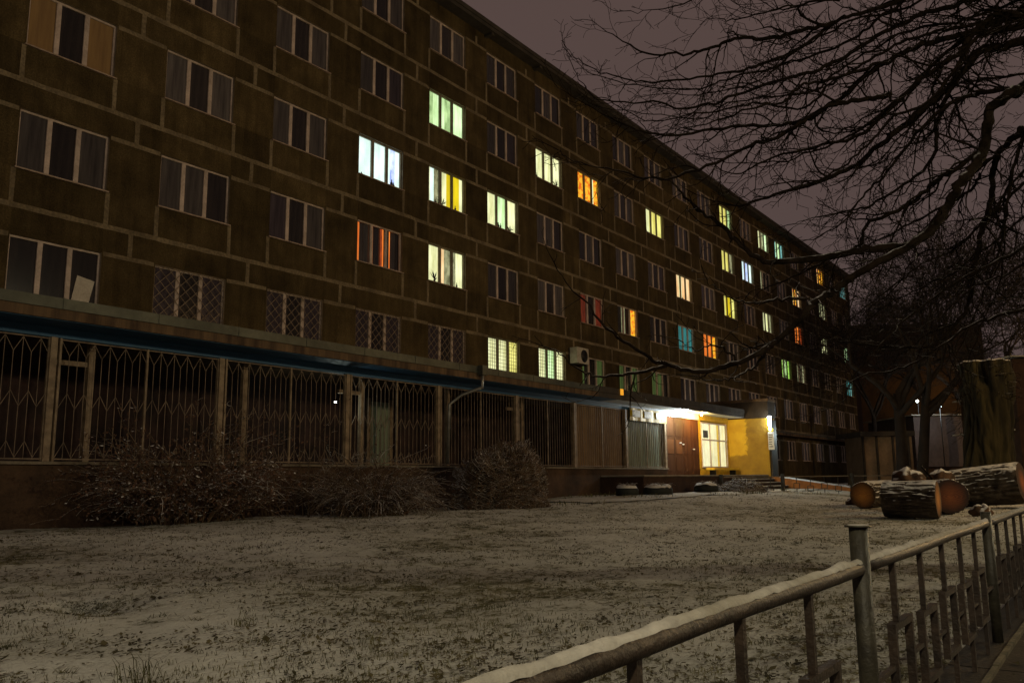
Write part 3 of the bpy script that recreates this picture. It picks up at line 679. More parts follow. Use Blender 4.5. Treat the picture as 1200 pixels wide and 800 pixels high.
# downpipe with its hopper
q = MB(); a = onx(565, 433, XL+0.12); ypipe = a.y
q.box(XL+0.05, XL+0.24, ypipe-0.13, ypipe+0.13, ZC+0.12, ZC+0.42, 'flashing'); q.tube([(XL+0.14, ypipe, ZC+0.15), (XL+0.12, ypipe, ZC-0.25), (XL-0.5, ypipe-0.25, 3.6), (XG+0.16, ypipe-0.55, 3.3), (XG+0.14, ypipe-0.6, ZS+0.05)], 0.05, 'zinc', 8); q.build('downpipe', B)

# ------------------------------------------------------------------ lamps and signs at the entrance
def ball(q, c, r, mat, n=8):
    c = Vector(c); vs = [c+Vector((0,0,-r))]; 
    for i in range(1, n):
        ph = -PI/2+PI*i/n
        for j in range(n*2): vs.append(c+Vector((math.cos(ph)*math.cos(PI*j/n), math.cos(ph)*math.sin(PI*j/n), math.sin(ph)))*r)
    vs.append(c+Vector((0,0,r))); m_ = n*2; fs = []
    for j in range(m_): fs.append((0, 1+(j+1) % m_, 1+j)); fs.append((len(vs)-1, 1+(n-2)*m_+j, 1+(n-2)*m_+(j+1) % m_))
    for i in range(n-2):
        for j in range(m_): fs.append((1+i*m_+j, 1+i*m_+(j+1) % m_, 1+(i+1)*m_+(j+1) % m_, 1+(i+1)*m_+j))
    q.faces(vs, fs, mat, True)
t = thing('canopy_lamp', 'cold white lamp blazing under the canopy above the doors', 'lamp', (-16.35, 36.0, 4.05))
q = MB(); q.tube([(-16.35, 36.0, 4.052), (-16.35, 36.0, 3.99)], 0.09, 'lamp_body', 10); q.build('base', t)
q = MB(); ball(q, (-16.35, 36.0, 3.93), 0.065, 'bulb_cold'); q.build('bulb', t)
point('lamp_light', (-16.3, 36.2, 3.83), 330, (0.84, 0.96, 1.0), 0.05, t)
t = thing('canopy_lamp', 'smaller golden lamp under the canopy, right of the cold one', 'lamp', (-16.35, 38.2, 4.05))
q = MB(); q.tube([(-16.35, 38.2, 4.052), (-16.35, 38.2, 3.99)], 0.08, 'lamp_body', 10); q.build('base', t)
q = MB(); ball(q, (-16.35, 38.2, 3.94), 0.05, 'bulb_warm'); q.build('bulb', t)
point('lamp_light', (-16.25, 38.3, 3.84), 360, (1.0, 0.66, 0.20), 0.05, t)
t = thing('sign_lamp', 'tall white tube lamp fixed at the corner of the yellow wall above a notice board', 'lamp', (XV+0.17, YV-0.1, 3.55))
q = MB(); q.box(XV+0.10, XV+0.22, YV-0.14, YV-0.085, 3.30, 4.10, 'lamp_body'); q.build('bracket', t)
q = MB(); q.tube([(XV+0.16, YV-0.19, 3.38), (XV+0.16, YV-0.19, 4.05)], [0.05, 0.09], 'bulb_cold', 8); q.build('tube', t)
point('lamp_light', (XV+0.5, YV+1.5, 3.2), 130, (0.75, 0.95, 1.0), 0.08, t)
t = thing('notice_board', 'narrow white notice board with a yellow head at the corner of the yellow wall', 'sign', (XV+0.2, YV-0.1, 2.4))
q = MB(); q.box(XV+0.02, XV+0.32, YV-0.13, YV-0.09, 2.36, 3.26, 'sign_white'); q.build('panel', t)
q = MB(); q.box(XV+0.02, XV+0.32, YV-0.134, YV-0.086, 3.263, 3.44, 'banner_yellow'); q.build('header', t)
q = MB()
for k in range(6): q.box(XV+0.06, XV+0.06+U(0.12, 0.22), YV-0.137, YV-0.1305, 3.1-0.12*k, 3.14-0.12*k, 'black_metal')
q.build('printed_lines', t)
t = thing('picture_banner', 'yellow banner with three pale pictures fixed over the last barred bay', 'banner', (XG+0.1, 33.6, 3.4))
q = MB()
y0_, y1_, k = 31.95, 35.45, 14
for i in range(k):
    a, b_ = y0_+(y1_-y0_)*i/k, y0_+(y1_-y0_)*(i+1)/k; xa, xb_ = XG+0.10+0.02*math.sin(i*1.9), XG+0.10+0.02*math.sin((i+1)*1.9)
    q.face([(xa, a, 3.42), (xb_, b_, 3.42), (xb_, b_, 3.95), (xa, a, 3.95)], 'banner_yellow'); q.face([(xa-0.01, a, 3.42), (xa-0.01, a, 3.95), (xb_-0.01, b_, 3.95), (xb_-0.01, b_, 3.42)], 'banner_yellow')
q.build('cloth', t)
for i in range(3):
    a = y0_+0.22+i*1.12; q = MB(); q.box(XG+0.125, XG+0.13, a, a+0.70, 3.58, 3.86, 'poster_a'); q.build('picture', t)
t = thing('gallery_reflection', 'tiny glowing ball, a lamp reflection seen through the gallery bars', 'lamp', (XG-0.75, 15.2, 3.0))  # a lamp's reflection; bulb, cord and light are added in its place
pL = onx(393, 471, XG-0.75); t.location = pL; ORG[t.name] = pL.copy()
q = MB(); q.tube([(pL.x, pL.y, ZC-0.01), (pL.x, pL.y, pL.z+0.05)], 0.012, 'black_metal', 5); q.build('cord', t)
q = MB(); ball(q, pL, 0.032, 'reflection_glow'); q.build('bulb', t)
point('lamp_light', pL+Vector((0.1,0,-0.12)), 12, (0.85, 0.95, 0.8), 0.05, t)
q = MB(); a = onx(729, 459, XL+0.08); q.box(XL+0.05, XL+0.09, a.y-0.10, a.y+0.10, ZC+0.18, ZC+0.42, 'reflector_orange')
tag(q.build('reflector', None, (XL+0.07, a.y, ZC+0.18)), 'small orange glowing marker on the edge of the canopy', 'reflector')
# air conditioner
t = thing('air_conditioner', 'pale air conditioner box on the wall beside the lit barred windows', 'air conditioner', (XF+0.25, 0, 6.0))
a = onx(670, 427, XF+0.3); b_ = onx(688, 410, XF+0.3); yc, zc = (a.y+b_.y)/2, a.z+0.45; t.location = (XF+0.25, yc, zc-0.42); ORG[t.name] = Vector(t.location)
q = MB(); q.box(XF+0.10, XF+0.48, yc-0.5, yc+0.5, zc-0.36, zc+0.36, 'aircon_white'); q.build('casing', t)
q = MB()
for k in range(5):
    rr = 0.06+0.055*k; q.tube([(XF+0.487, yc+0.12+rr*math.cos(s_*PI/10), zc+rr*math.sin(s_*PI/10)) for s_ in range(21)], 0.008, 'black_metal', 4, False)
q.tube([(XF+0.481, yc+0.12, zc), (XF+0.486, yc+0.12, zc)], 0.29, 'black_metal', 20); q.build('fan_grille', t)
for s_ in (-0.35, 0.35): q = MB(); q.box(XF+0.004, XF+0.46, yc+s_-0.02, yc+s_+0.02, zc-0.41, zc-0.364, 'black_metal'); q.build('bracket', t)

# ------------------------------------------------------------------ near fence
FX = -0.72
t = thing('lawn_fence', 'low brown painted steel fence with snow along its rail running beside the pavement', 'fence', (FX, 4.2, 0))
ya = onx(1008, 652, FX); yb = onx(1162, 604, FX); ZRAIL = 0.735
P1 = ya.y; P2 = 5.80; SP = P2-P1
py = [P1-2*SP, P1-SP, P1, P2, P2+SP, P2+2*SP-0.1]
RH = 0.028
for k, y in enumerate(py):
    if k < len(py)-1:
        y2 = py[k+1]
        q = MB()
        q.tube([(FX+0.0015*math.sin(i*1.3+k), y+0.028+(y2-y-0.056)*i/12, ZRAIL-0.021+0.002*math.sin(i*0.9+k)) for i in range(13)], 0.0215, 'fence_paint', 14); q.build('top_rail', t)
        q = MB(); nn = int((y2-y)/0.03); prof = []
        for i in range(nn+1):
            yy = y+0.034+(y2-y-0.068)*i/nn; h = 0.006+0.012*max(0, noise.noise((yy*7, k, 0))+0.3)+0.007*max(-0.3, noise.noise((yy*38, k, 4))); w_ = 0.0195+0.003*noise.noise((yy*14, k, 9))
            prof.append([(FX-w_*0.9, yy, ZRAIL-0.009), (FX-w_*0.7, yy, ZRAIL+h*0.4), (FX, yy, ZRAIL+h), (FX+w_*0.62, yy, ZRAIL+h*0.45-0.001+0.003*noise.noise((yy*50, 1, k))), (FX+w_*0.78, yy, ZRAIL-0.0045+0.006*noise.noise((yy*25, 3, k)))])
        vs = [p for r_ in prof for p in r_]; q.faces(vs, [(i*5+j, i*5+j+1, (i+1)*5+j+1, (i+1)*5+j) for i in range(nn) for j in range(4)], 'snow_dirty', True); q.build('snow_cap', t)
        n_ = 5; st = (y2-y)/(n_+1)
        tw = 0.022
        for i in range(1, n_+1):
            yy = y+st*i; q = MB(); m_ = 'fence_paint'
            hw = 0.145; z1, z2 = 0.20, 0.475; bw = 0.024; c0_ = yy-hw*0.45
            if i % 2: z1 += 0.015; z2 += 0.02
            q.box(FX-0.010, FX+0.010, c0_-0.010, c0_+0.010, z2+0.0005, ZRAIL-0.030, m_)
            q.box(FX-0.010, FX+0.010, yy+hw*0.45-0.010, yy+hw*0.45+0.010, 0.03, z1-0.0005, m_)
            q.box(FX-0.014, FX+0.014, yy-hw, yy-hw+bw, z1, z2, m_); q.box(FX-0.014, FX+0.014, yy+hw-bw, yy+hw, z1, z2, m_)
            q.box(FX-0.014, FX+0.014, yy-hw+bw+0.0002, yy+hw-bw-0.0002, z1, z1+bw, m_); q.box(FX-0.014, FX+0.014, yy-hw+bw+0.0002, yy+hw-bw-0.0002, z2-bw, z2, m_)
            q.box(FX-0.008, FX+0.008, yy+hw+0.0005, yy+st-hw-0.0005 if i < n_ else y2-0.030, (z1+z2)/2-0.008, (z1+z2)/2+0.008, m_)
            if i == 1: q.box(FX-0.008, FX+0.008, y+0.030, yy-hw-0.0005, (z1+z2)/2-0.008, (z1+z2)/2+0.008, m_)
            q.build('baluster', t)
    q = MB(); zt = 0.84 if k == 2 else 0.775
    q.tube([(FX, y, 0.0), (FX, y, zt)], 0.029, 'fence_post_paint', 16)
    if k == 2: q.tube([(FX, y, zt), (FX, y, zt+0.005)], 0.041, 'fence_post_paint', 16); q.tube([(FX, y, zt+0.005), (FX, y, zt+0.008)], [0.036, 0.030], 'snow_dirty', 12)
    elif k < 5: q.tube([(FX, y, zt), (FX, y, zt+0.006)], 0.029, 'fence_post_paint', 14)
    q.build('post', t)
# rounded hoop closing the far end
q = MB(); ye = py[-1]
q.tube([(FX, ye-0.9, ZRAIL+0.012), (FX, ye-0.86, ZRAIL+0.08), (FX, ye-0.75, ZRAIL+0.125), (FX, ye-0.3, ZRAIL+0.135), (FX, ye-0.08, ZRAIL+0.11), (FX, ye-0.0, ZRAIL+0.04)], 0.026, 'fence_paint', 8); q.build('end_hoop', t)

# ------------------------------------------------------------------ far fence by the steps
pf = [onz(845, 580, 0.14), onz(917, 578, 0.14), onz(998, 579, 0.14)]
pf = [atd(u, 560, 38.0) for u in (773, 845, 917, 998, 1080)]
t = thing('garden_fence', 'dark low metal fence with square rings in front of the entrance steps and ramp', 'fence', (pf[2].x, pf[2].y, 0.1))
for i, a in enumerate(pf):
    if i == 0: continue
    g0 = gz(a.x, a.y); q = MB(); q.box(a.x-0.07, a.x+0.07, a.y-0.07, a.y+0.07, g0-0.1, 1.12, 'fence_dark'); q.build('post', t)
    if i < len(pf)-1:
        b_ = pf[i+1]; A = Vector((a.x, a.y, 1.0)); Bq = Vector((b_.x, b_.y, 1.0)); dd = (Bq-A); L_ = dd.length; dd.normalize()
        q = MB(); q.bar(A+dd*0.12, Bq-dd*0.12, 0.05, 0.05, 'concrete'); q.build('top_rail', t)
        q = MB(); q.bar(A+dd*0.12+Vector((0,0,-0.82)), Bq-dd*0.12+Vector((0,0,-0.82)), 0.03, 0.03, 'fence_dark'); q.build('bottom_rail', t)
        for k in range(1, 5):
            q = MB(); c = A+dd*(L_*k/5); z = Vector((0,0,1)); dz = -0.30 if k % 2 else -0.42
            q.bar(c+z*(-0.03), c+z*(dz+0.02), 0.025, 0.025, 'fence_dark'); q.bar(c+z*(dz-0.24), c+z*(-0.80), 0.025, 0.025, 'fence_dark')
            for s_ in (-1, 1): q.bar(c+dd*0.13*s_+z*dz, c+dd*0.13*s_+z*(dz-0.24), 0.03, 0.03, 'fence_dark')
            q.bar(c-dd*0.115+z*dz, c+dd*0.115+z*dz, 0.03, 0.028, 'fence_dark'); q.bar(c-dd*0.115+z*(dz-0.24), c+dd*0.115+z*(dz-0.24), 0.03, 0.028, 'fence_dark')
            q.build('square_ring', t)

# ------------------------------------------------------------------ logs and stump
def log(name, label, a, b, r0, r1, face_a, face_b, bark='log_bark', seed=0, snowcap=True, parent_loc=None, flatten=1.0):
    a = Vector(a); b = Vector(b); d = (b-a); ln = d.length; d.normalize()
    up = Vector((0,0,1)); sd = d.cross(up).normalized(); up = sd.cross(d)
    base = (a+b)/2; base.z -= max(r0, r1)
    t = thing(name, label, 'log', base)
    n = 120; k = max(8, int(ln/0.035)); q = MB(); vs = []
    for i in range(k+1):
        s_ = i/k; r = r0+(r1-r0)*s_; c = a+d*ln*s_
        for j in range(n):
            th = 2*PI*j/n; cx, cy = math.cos(th), math.sin(th)
            rr = r*(1+0.05*noise.noise((cx*1.2, cy*1.2, seed+s_*ln)))
            fis = abs(noise.noise((cx*9, cy*9, seed*3+s_*ln*1.5)))+0.5*abs(noise.noise((cx*17, cy*17, seed*5+s_*ln*4)))
            rr += 0.26*(min(fis, 0.40)-0.34)
            if i in (0, k): rr = r*(1+0.05*noise.noise((cx*1.2, cy*1.2, seed+s_*ln)))-0.012
            vs.append(c+(sd*cx+up*cy*flatten)*rr)
    q.faces(vs, [(i*n+j, i*n+(j+1) % n, (i+1)*n+(j+1) % n, (i+1)*n+j) for i in range(k) for j in range(n)], bark, True); q.build('bark', t)
    for c, dn, mat, i0, nm in ((a, -d, face_a, 0, 'a'), (b, d, face_b, k, 'b')):
        q = MB(); ring = [Vector(vs[i0*n+j])+dn*0.002 for j in range(n)]
        cen = sum(ring, Vector())/n; vv = [cen]+[cen+(p-cen)*0.5 for p in ring]+ring
        fs = [(0, 1+j, 1+(j+1) % n) for j in range(n)]+[(1+j, 1+n+j, 1+n+(j+1) % n, 1+(j+1) % n) for j in range(n)]
        if nm == 'a': fs = [f[::-1] for f in fs]
        q.faces(vv, fs, mat); f_ = q.build('cut_face', t, cen)
    if snowcap:
        q = MB(); vv = []; m_ = 14
        for i in range(k+1):
            s_ = i/k; r = r0+(r1-r0)*s_; c = a+d*ln*s_; e_ = min(1, min(i, k-i)/1.5)
            for j in range(m_+1):
                span = 0.72+0.25*noise.noise((s_*ln*2.3, seed, 1)); th = PI/2+(j/m_-0.5)*2*span
                ed = math.sin(PI*j/m_)**0.6
                h = (0.045+0.022*noise.noise((s_*ln*5, j*0.5, seed)))*ed*(0.3+0.7*e_)-0.012
                vv.append(c+(sd*math.cos(th)+up*math.sin(th)*flatten)*(r+h))
        q.faces(vv, [(i*(m_+1)+j, i*(m_+1)+j+1, (i+1)*(m_+1)+j+1, (i+1)*(m_+1)+j) for i in range(k) for j in range(m_)], 'snow', True); q.build('snow_cap', t)
    return t
DR = Vector((0.812, 0.584, 0)); DF = Vector((-0.584, 0.812, 0))
def gp(u, v, z=0.03): p = onz(u, v, z); return p
# middle log with bright edge-on cut face, its neighbour with the red round face, small left log, long right log
c1 = gp(1069, 606); d1 = (DR*1.0-DF*0.70).normalized(); ppm = F_PX/(c1-CAM).length
R1 = 18.5/ppm; L1 = 26/ppm
log('sawn_log', 'thick short log with furrowed bark and an orange sliver of cut face, mid pile', c1-d1*L1+Vector((0,0,R1)), c1+d1*L1+Vector((0,0,R1)), R1*1.0, R1*1.02, 'cut_wood_dark', 'cut_wood_pale', seed=1, snowcap=False)
c2 = gp(1116, 602); ppm = F_PX/(c2-CAM).length; R_ = 17.5/ppm; d2 = (DF*0.93+DR*0.25).normalized()
log('sawn_log', 'round log end with a dark red cut face just right of the thick short log', c2+Vector((0,0,R_)), c2+d2*1.3+Vector((0,0,R_)), R_, R_*0.97, 'cut_wood', 'cut_wood_dark', seed=2, snowcap=False)
c3 = gp(1012, 595); ppm = F_PX/(c3-CAM).length; R_ = 13.5/ppm; d3 = (DF*0.75+DR*0.75).normalized()
log('sawn_log', 'small shadowed log with ochre cut face at the left end of the pile', c3+Vector((0,0,R_)), c3+d3*1.2+Vector((0,0,R_)), R_*1.05, R_, 'cut_wood_pale', 'cut_wood_dark', seed=3, snowcap=False)
c4 = gp(1036, 594); R_ = 0.40
log('sawn_log', 'dark reddish log piece lying behind between the small and the thick log', c4+DF*1.2+Vector((0,0,R_)), c4+DF*1.2+DR*0.9+Vector((0,0,R_)), R_, R_, 'cut_wood_dark', 'cut_wood', seed=8, snowcap=False)
c5 = gp(1160, 594); ppm = F_PX/(c5-CAM).length; R_ = 25/ppm; d5 = (DR*1.0-DF*0.95).normalized(); l5 = 33/ppm
log('sawn_log', 'longest and thickest snowy log at the right edge with a red cut end', c5-d5*l5+Vector((0,0,R_*0.72)), c5+d5*l5*0.95+Vector((0,0,R_*0.98)), R_*0.74, R_*0.80, 'cut_wood_dark', 'cut_wood', seed=5, snowcap=False)
# knobbly chunks lying by the logs
def chunk(label, c, r, seed, mat='log_bark', cat='wood piece', name='wood_chunk'):
    q = MB(); n = 14; vs = []; c = Vector(c)
    for i in range(n+1):
        for j in range(n*2):
            ph = -PI/2+PI*i/n; th = PI*j/n; p = Vector((math.cos(ph)*math.cos(th), math.cos(ph)*math.sin(th), math.sin(ph)*0.75))
            vs.append(c+p*r*(1+0.45*noise.noise(p*1.8+Vector((seed, 0, 0)))+0.15*noise.noise(p*5+Vector((seed, 0, 0)))))
    m_ = n*2; q.faces(vs, [(i*m_+j, i*m_+(j+1) % m_, (i+1)*m_+(j+1) % m_, (i+1)*m_+j) for i in range(n) for j in range(m_)], mat, True)
    return tag(q.build(name, None, c-Vector((0,0,r*.6))), label, cat)
mt('chunk_bark', (0.12, 0.06, 0.03), (0.03, 0.02, 0.012), 0.95, 4, bmp=0.8, bscale=20, snow=0.42, snowscale=3)
chunk('snow capped stub showing above the middle log', atd(1064, 563, 22.5), 0.42, 1, 'chunk_bark')
chunk('crumbled orange chip against the left end of the small log', gp(999, 592)+Vector((0,0,0.1)), 0.20, 2, 'chunk_bark')
chunk('snow dusted knot standing up between the round log and the long log', atd(1102, 560, 24), 0.30, 4, 'chunk_bark')
chunk('dark bark lump at the near foot of the long log', gp(1150, 604)+Vector((0,0,0.10)), 0.22, 5, 'chunk_bark')
q = MB(); a = atd(1092, 560, 23); q.tube([a+Vector((0,0,-0.5)), a, a-DR*0.25+Vector((0,0,0.32))], [0.05, 0.035, 0.02], 'bark', 6); tag(q.build('broken_branch', None, a+Vector((0,0,-0.5))), 'short broken branch sticking up behind the log pile', 'branch')

cS = gp(1160, 590); cS = CAM+(cS-CAM); Sd = 32.0
t0 = atd(1162, 560, Sd); t0.z = 0.0; ppm = F_PX/Sd
hT = atd(1162, 422, Sd).z
t = thing('tree_stump', 'tall pollarded tree stump with a flat snowy top rising behind the logs', 'tree stump', t0)
q = MB(); n = 110; k = 90; vs = []
for i in range(k+1):
    s_ = i/k; z = hT*s_; r = (0.80+0.18*math.exp(-s_*9)+0.14*sm((s_-0.62)/0.3)); cx0 = 0.10*math.sin(s_*3)
    for j in range(n):
        th = 2*PI*j/n; a = math.cos(th); b_ = math.sin(th)
        rr = r*(1+0.22*noise.noise((a*1.3, b_*1.3, s_*2.2))+0.14*noise.noise((a*3.0, b_*3.0, s_*3.0+5)))+0.22*(abs(noise.noise((a*5, b_*5, z*0.5)))-0.15)+0.07*noise.noise((a*11, b_*11, z*2.2))
        if s_ > 0.80 and a*DR.x+b_*DR.y < -0.3: rr -= 0.28*sm((s_-0.80)/0.08)
        vs.append((t0.x+a*rr+DR.x*cx0, t0.y+b_*rr+DR.y*cx0, z+(0.06*noise.noise((a*2, b_*2, 9)) if i == k else 0)))
q.faces(vs, [(i*n+j, i*n+(j+1) % n, (i+1)*n+(j+1) % n, (i+1)*n+j) for i in range(k) for j in range(n)]+[tuple(k*n+j for j in range(n))], 'stump_bark', True); q.build('trunk', t)
q = MB(); top = [Vector(vs[k*n+j]) for j in range(n)]; cen = sum(top, Vector())/n
ring2 = [cen+(p-cen)*0.92+Vector((0,0,0.05)) for p in top]; q.faces(top+ring2+[cen+Vector((0,0,0.08))], [(j, (j+1) % n, n+(j+1) % n, n+j) for j in range(n)]+[(n+j, n+(j+1) % n, 2*n) for j in range(n)], 'snow', True); q.build('snow_cap', t)
q = MB(); rs = random.Random(5)
for k_ in range(90):    # epicormic shoots round the top
    th = rs.uniform(0, 2*PI); p = Vector((t0.x+0.95*math.cos(th), t0.y+0.95*math.sin(th), rs.uniform(hT*0.70, hT))); dd = Vector((math.cos(th), math.sin(th), rs.uniform(-0.3, 0.9)))
    pts = [p]; 
    for i in range(5): dd = (dd+Vector((rs.gauss(0, .3), rs.gauss(0, .3), rs.gauss(-0.05, .3)))).normalized(); pts.append(pts[-1]+dd*rs.uniform(0.06, 0.16))
    q = MB(); q.tube(pts, [0.016, 0.014, 0.012, 0.010, 0.008, 0.005], 'bark', 4); q.build('shoot', t)

# ------------------------------------------------------------------ trees
def spline(pts, m=5):
    out = []; n = len(pts)
    for i in range(n-1):
        p0, p1, p2, p3 = pts[max(i-1, 0)], pts[i], pts[i+1], pts[min(i+2, n-1)]
        for k in range(m):
            t_ = k/m; out.append(0.5*((2*p1)+(-p0+p2)*t_+(2*p0-5*p1+4*p2-p3)*t_*t_+(-p0+3*p1-3*p2+p3)*t_**3))
    out.append(pts[-1]); return out
RT = random.Random(77)
def rv(s=1.0): return Vector((RT.gauss(0, s), RT.gauss(0, s), RT.gauss(0, s)))
def shoot(q, p, d, ln, r, lev, mat, curl=0.16, up=0.06, wig=0.36, step=0.075, dens=0.62, minr=0.0030):
    """one curved branchlet and its own side twigs"""
    k = max(3, int(ln/step)); pts = [p.copy()]; d = d.normalized(); bend = rv(curl); bend.z -= 0.02
    ds = []
    for i in range(k):
        d = (d+rv(wig*0.55)+bend*0.5+Vector((0, 0, up*(i/k*1.6-0.25)))).normalized(); ds.append(d); pts.append(pts[-1]+d*(ln/k))
    rad = [max(minr, r*(1-0.72*i/k)) for i in range(k+1)]
    q.tube(pts, rad, mat, 5 if lev == 0 else (4 if lev == 1 else 3), False)
    if lev < 3:
        i = RT.uniform(0.3, 1.4)
        while i < k:
            j = int(i); 
            side = ds[j].cross(rv()).normalized(); dd = (ds[j]*RT.uniform(0.45, 1.0)+side*RT.uniform(0.5, 1.0))
            l2 = ln*RT.uniform(0.22, 0.55)*(1-0.45*i/k)
            if l2 > 0.05: shoot(q, pts[j+1] if j+1 <= k else pts[-1], dd, l2, rad[j]*0.68, lev+1, mat, curl*1.25, up, wig, step*0.85, dens, minr)
            i += RT.uniform(0.7, 1.8)/dens
LIMBS = [ # photo traced limbs as (u,v) from the trunk side to the tip, radius at start, depth start, depth end
 ([(1340,20),(1260,60),(1200,102),(1182,111),(1158,132),(1155,168),(1140,198),(1122,222),(1108,245),(1092,269),(1056,293),(1005,320),(981,338),(954,353),(939,371),(918,392),(900,407),(865,424),(820,435),(782,427),(765,422),(725,395),(697,367),(652,317)], 0.076, 9.2, 8.2),
 ([(782,427),(750,436),(707,441),(677,432),(647,409)], 0.016, 8.5, 8.0),
 ([(1108,245),(1095,266),(1062,288),(1015,292),(972,300),(910,307),(885,300),(860,279),(837,258),(810,239),(789,216),(762,206)], 0.050, 9.0, 9.6),
 ([(1044,110),(1010,118),(978,122),(945,140),(920,156),(880,171),(820,198),(772,210),(730,201),(673,189),(655,177)], 0.030, 9.3, 8.6),
 ([(1340,-40),(1260,5),(1200,30),(1140,39),(1095,48),(1050,66),(1014,90),(978,120),(945,141),(900,147),(865,148),(802,157),(760,156),(715,138),(655,103)], 0.055, 9.6, 10.2),
 ([(1340,-90),(1230,-30),(1128,3),(1080,18),(1035,39),(990,66),(945,87),(920,92),(862,112),(814,126),(766,120),(700,115),(673,84)], 0.050, 10.0, 10.6),
 ([(1340,-110),(1200,-60),(1060,0),(1000,18),(978,26),(940,55),(900,72),(871,82),(826,90),(775,96),(739,93),(697,81),(664,61)], 0.046, 10.4, 11.0),
 ([(978,26),(940,36),(900,45),(862,45),(838,55),(808,63),(760,63),(730,48),(697,27)], 0.032, 10.5, 11.4),
 ([(1340,0),(1260,30),(1200,48),(1170,56),(1149,60),(1116,99),(1080,129),(1044,159),(1005,192),(960,213),(900,231),(860,240),(815,228)], 0.085, 9.0, 9.4),
 ([(1155,168),(1128,192),(1095,214),(1065,239),(1020,262),(1002,290),(960,310),(915,332),(880,342)], 0.034, 9.2, 9.8),
 ([(1200,150),(1170,180),(1164,209),(1161,239),(1149,278),(1140,326),(1137,350),(1125,374),(1092,404),(1050,407),(999,401),(960,392),(930,388)], 0.045, 10.5, 11.0),
 ([(1340,280),(1260,320),(1200,362),(1140,380),(1104,404),(1068,428),(1020,437),(985,452)], 0.036, 9.8, 9.4),
 ([(900,407),(890,424),(870,438),(857,444),(835,445),(812,441)], 0.014, 8.6, 8.3),
 ([(1340,200),(1260,240),(1200,290),(1150,315),(1100,345),(1060,375),(1010,430),(985,470),(960,482)], 0.034, 10.2, 10.0),
 ([(1340,120),(1250,170),(1200,215),(1160,250),(1120,290),(1080,310),(1040,340),(1000,372)], 0.040, 10.6, 10.8),
 ([(1340,-120),(1200,-90),(1100,-60),(980,-40),(880,-20),(800,5),(740,15)], 0.045, 10.0, 10.8),
 ([(1340,-60),(1250,-20),(1190,20),(1160,30),(1110,60),(1060,110),(1010,150),(960,175),(905,190),(860,190)], 0.045, 9.8, 10.2),
 ([(1340,40),(1260,90),(1210,140),(1190,190),(1180,240),(1170,300),(1150,350),(1120,420)], 0.040, 9.9, 10.5),
 ([(954,353),(925,350),(895,352),(870,355),(845,340),(828,330)], 0.016, 8.7, 8.5),
 ([(865,424),(850,410),(835,404),(815,410),(800,400)], 0.012, 8.5, 8.2),
 ([(1200,102),(1150,110),(1120,118),(1080,150),(1040,200),(1010,230),(985,262),(940,285)], 0.03, 9.3, 9.0),
 ([(1116,99),(1100,140),(1090,190),(1060,215),(1020,240),(980,250),(930,262)], 0.026, 9.5, 9.8),
]
RL = random.Random(4)
for li in (3, 4, 5, 6, 7, 8, 9, 14, 16, 20, 21, 8, 5, 17, 13, 14):   # further branches of the same habit, deeper and nearer
    uv, r0, da, db = LIMBS[li]; sh = RL.uniform(-42, 42); sk = RL.uniform(-0.08, 0.08); cut = RL.randint(0, 3)
    uv2 = [(u+RL.uniform(-9, 9), v+sh*(1 if u < 1300 else 0.2)+sk*(1200-u)+RL.uniform(-7, 7)) for u, v in uv][: len(uv)-cut]
    off = RL.uniform(-1.2, 2.6); LIMBS.append((uv2, r0*RL.uniform(0.45, 0.75), da+off*0.5, db+off))
trunk_p = atd(1400, 560, 9.6); trunk_p.z = 0.0
T = thing('bare_tree', 'large bare tree whose snow edged branches sweep in from the upper right', 'tree', trunk_p)
trunk_top = Vector((trunk_p.x, trunk_p.y, 7.0))
def tr_at(z): return Vector((trunk_p.x+0.15*math.sin(z*0.5), trunk_p.y+0.1*math.sin(z*0.8), z))
q = MB(); q.tube([tr_at(z*0.6) for z in range(0, 19)], [0.42-0.016*i for i in range(19)], 'bark', 16); q.build('trunk', T)
br = MB()
for li, (uv, r0, da, db) in enumerate(LIMBS):
    k = len(uv); pts = [atd(u, v, da+(db-da)*i/(k-1)+0.10*math.sin(i*1.7+li)) for i, (u, v) in enumerate(uv)]
    if uv[0][0] >= 1300:
        zz = max(2.2, min(9.5, pts[0].z-1.0)); pts = [tr_at(zz)]+pts
    sp = spline(pts, 6)
    tot = sum((sp[i+1]-sp[i]).length for i in range(len(sp)-1)); acc = 0; rad = []
    for i, p in enumerate(sp):
        f_ = acc/tot; rad.append(max(0.005, r0*(1-f_)**0.85+0.004)); 
        if i < len(sp)-1: acc += (sp[i+1]-sp[i]).length
    sp = [p+rv(0.010) for p in sp]; rad = [r_*RT.uniform(0.92, 1.10)*(1.0 if li in (0, 1, 2) else 0.84) for r_ in rad]
    low = li in (0, 1, 2, 11, 12, 13, 18, 19); bm = 'bark_snowy' if low else 'bark'
    br.tube(sp, rad, bm, 10 if r0 > 0.04 else 7)
    acc = 0; nxt = 0.5 if uv[0][0] >= 1300 else 0.12
    for i in range(1, len(sp)-1):
        acc += (sp[i]-sp[i-1]).length
        f_ = acc/tot
        while acc > nxt:
            d = (sp[i+1]-sp[i-1]).normalized(); side = d.cross(rv()).normalized()
            dd = d*RT.uniform(0.5, 1.1)+side*RT.uniform(0.4, 0.9)+Vector((0,0,-0.10))
            ln = RT.uniform(0.35, 1.5)*(1.0-0.5*f_)*(0.55 if low else 1.0)
            shoot(br, sp[i], dd, ln, min(rad[i]*0.55, 0.006+0.010*ln), 0, bm, up=0.07)
            nxt += RT.uniform(0.08, 0.24)*(1.7 if low else 1.15)
    shoot(br, sp[-1], sp[-1]-sp[-3], 0.4, 0.006, 0, 'bark')
print('near tree faces', len(br.f))
br.build('branches', T)

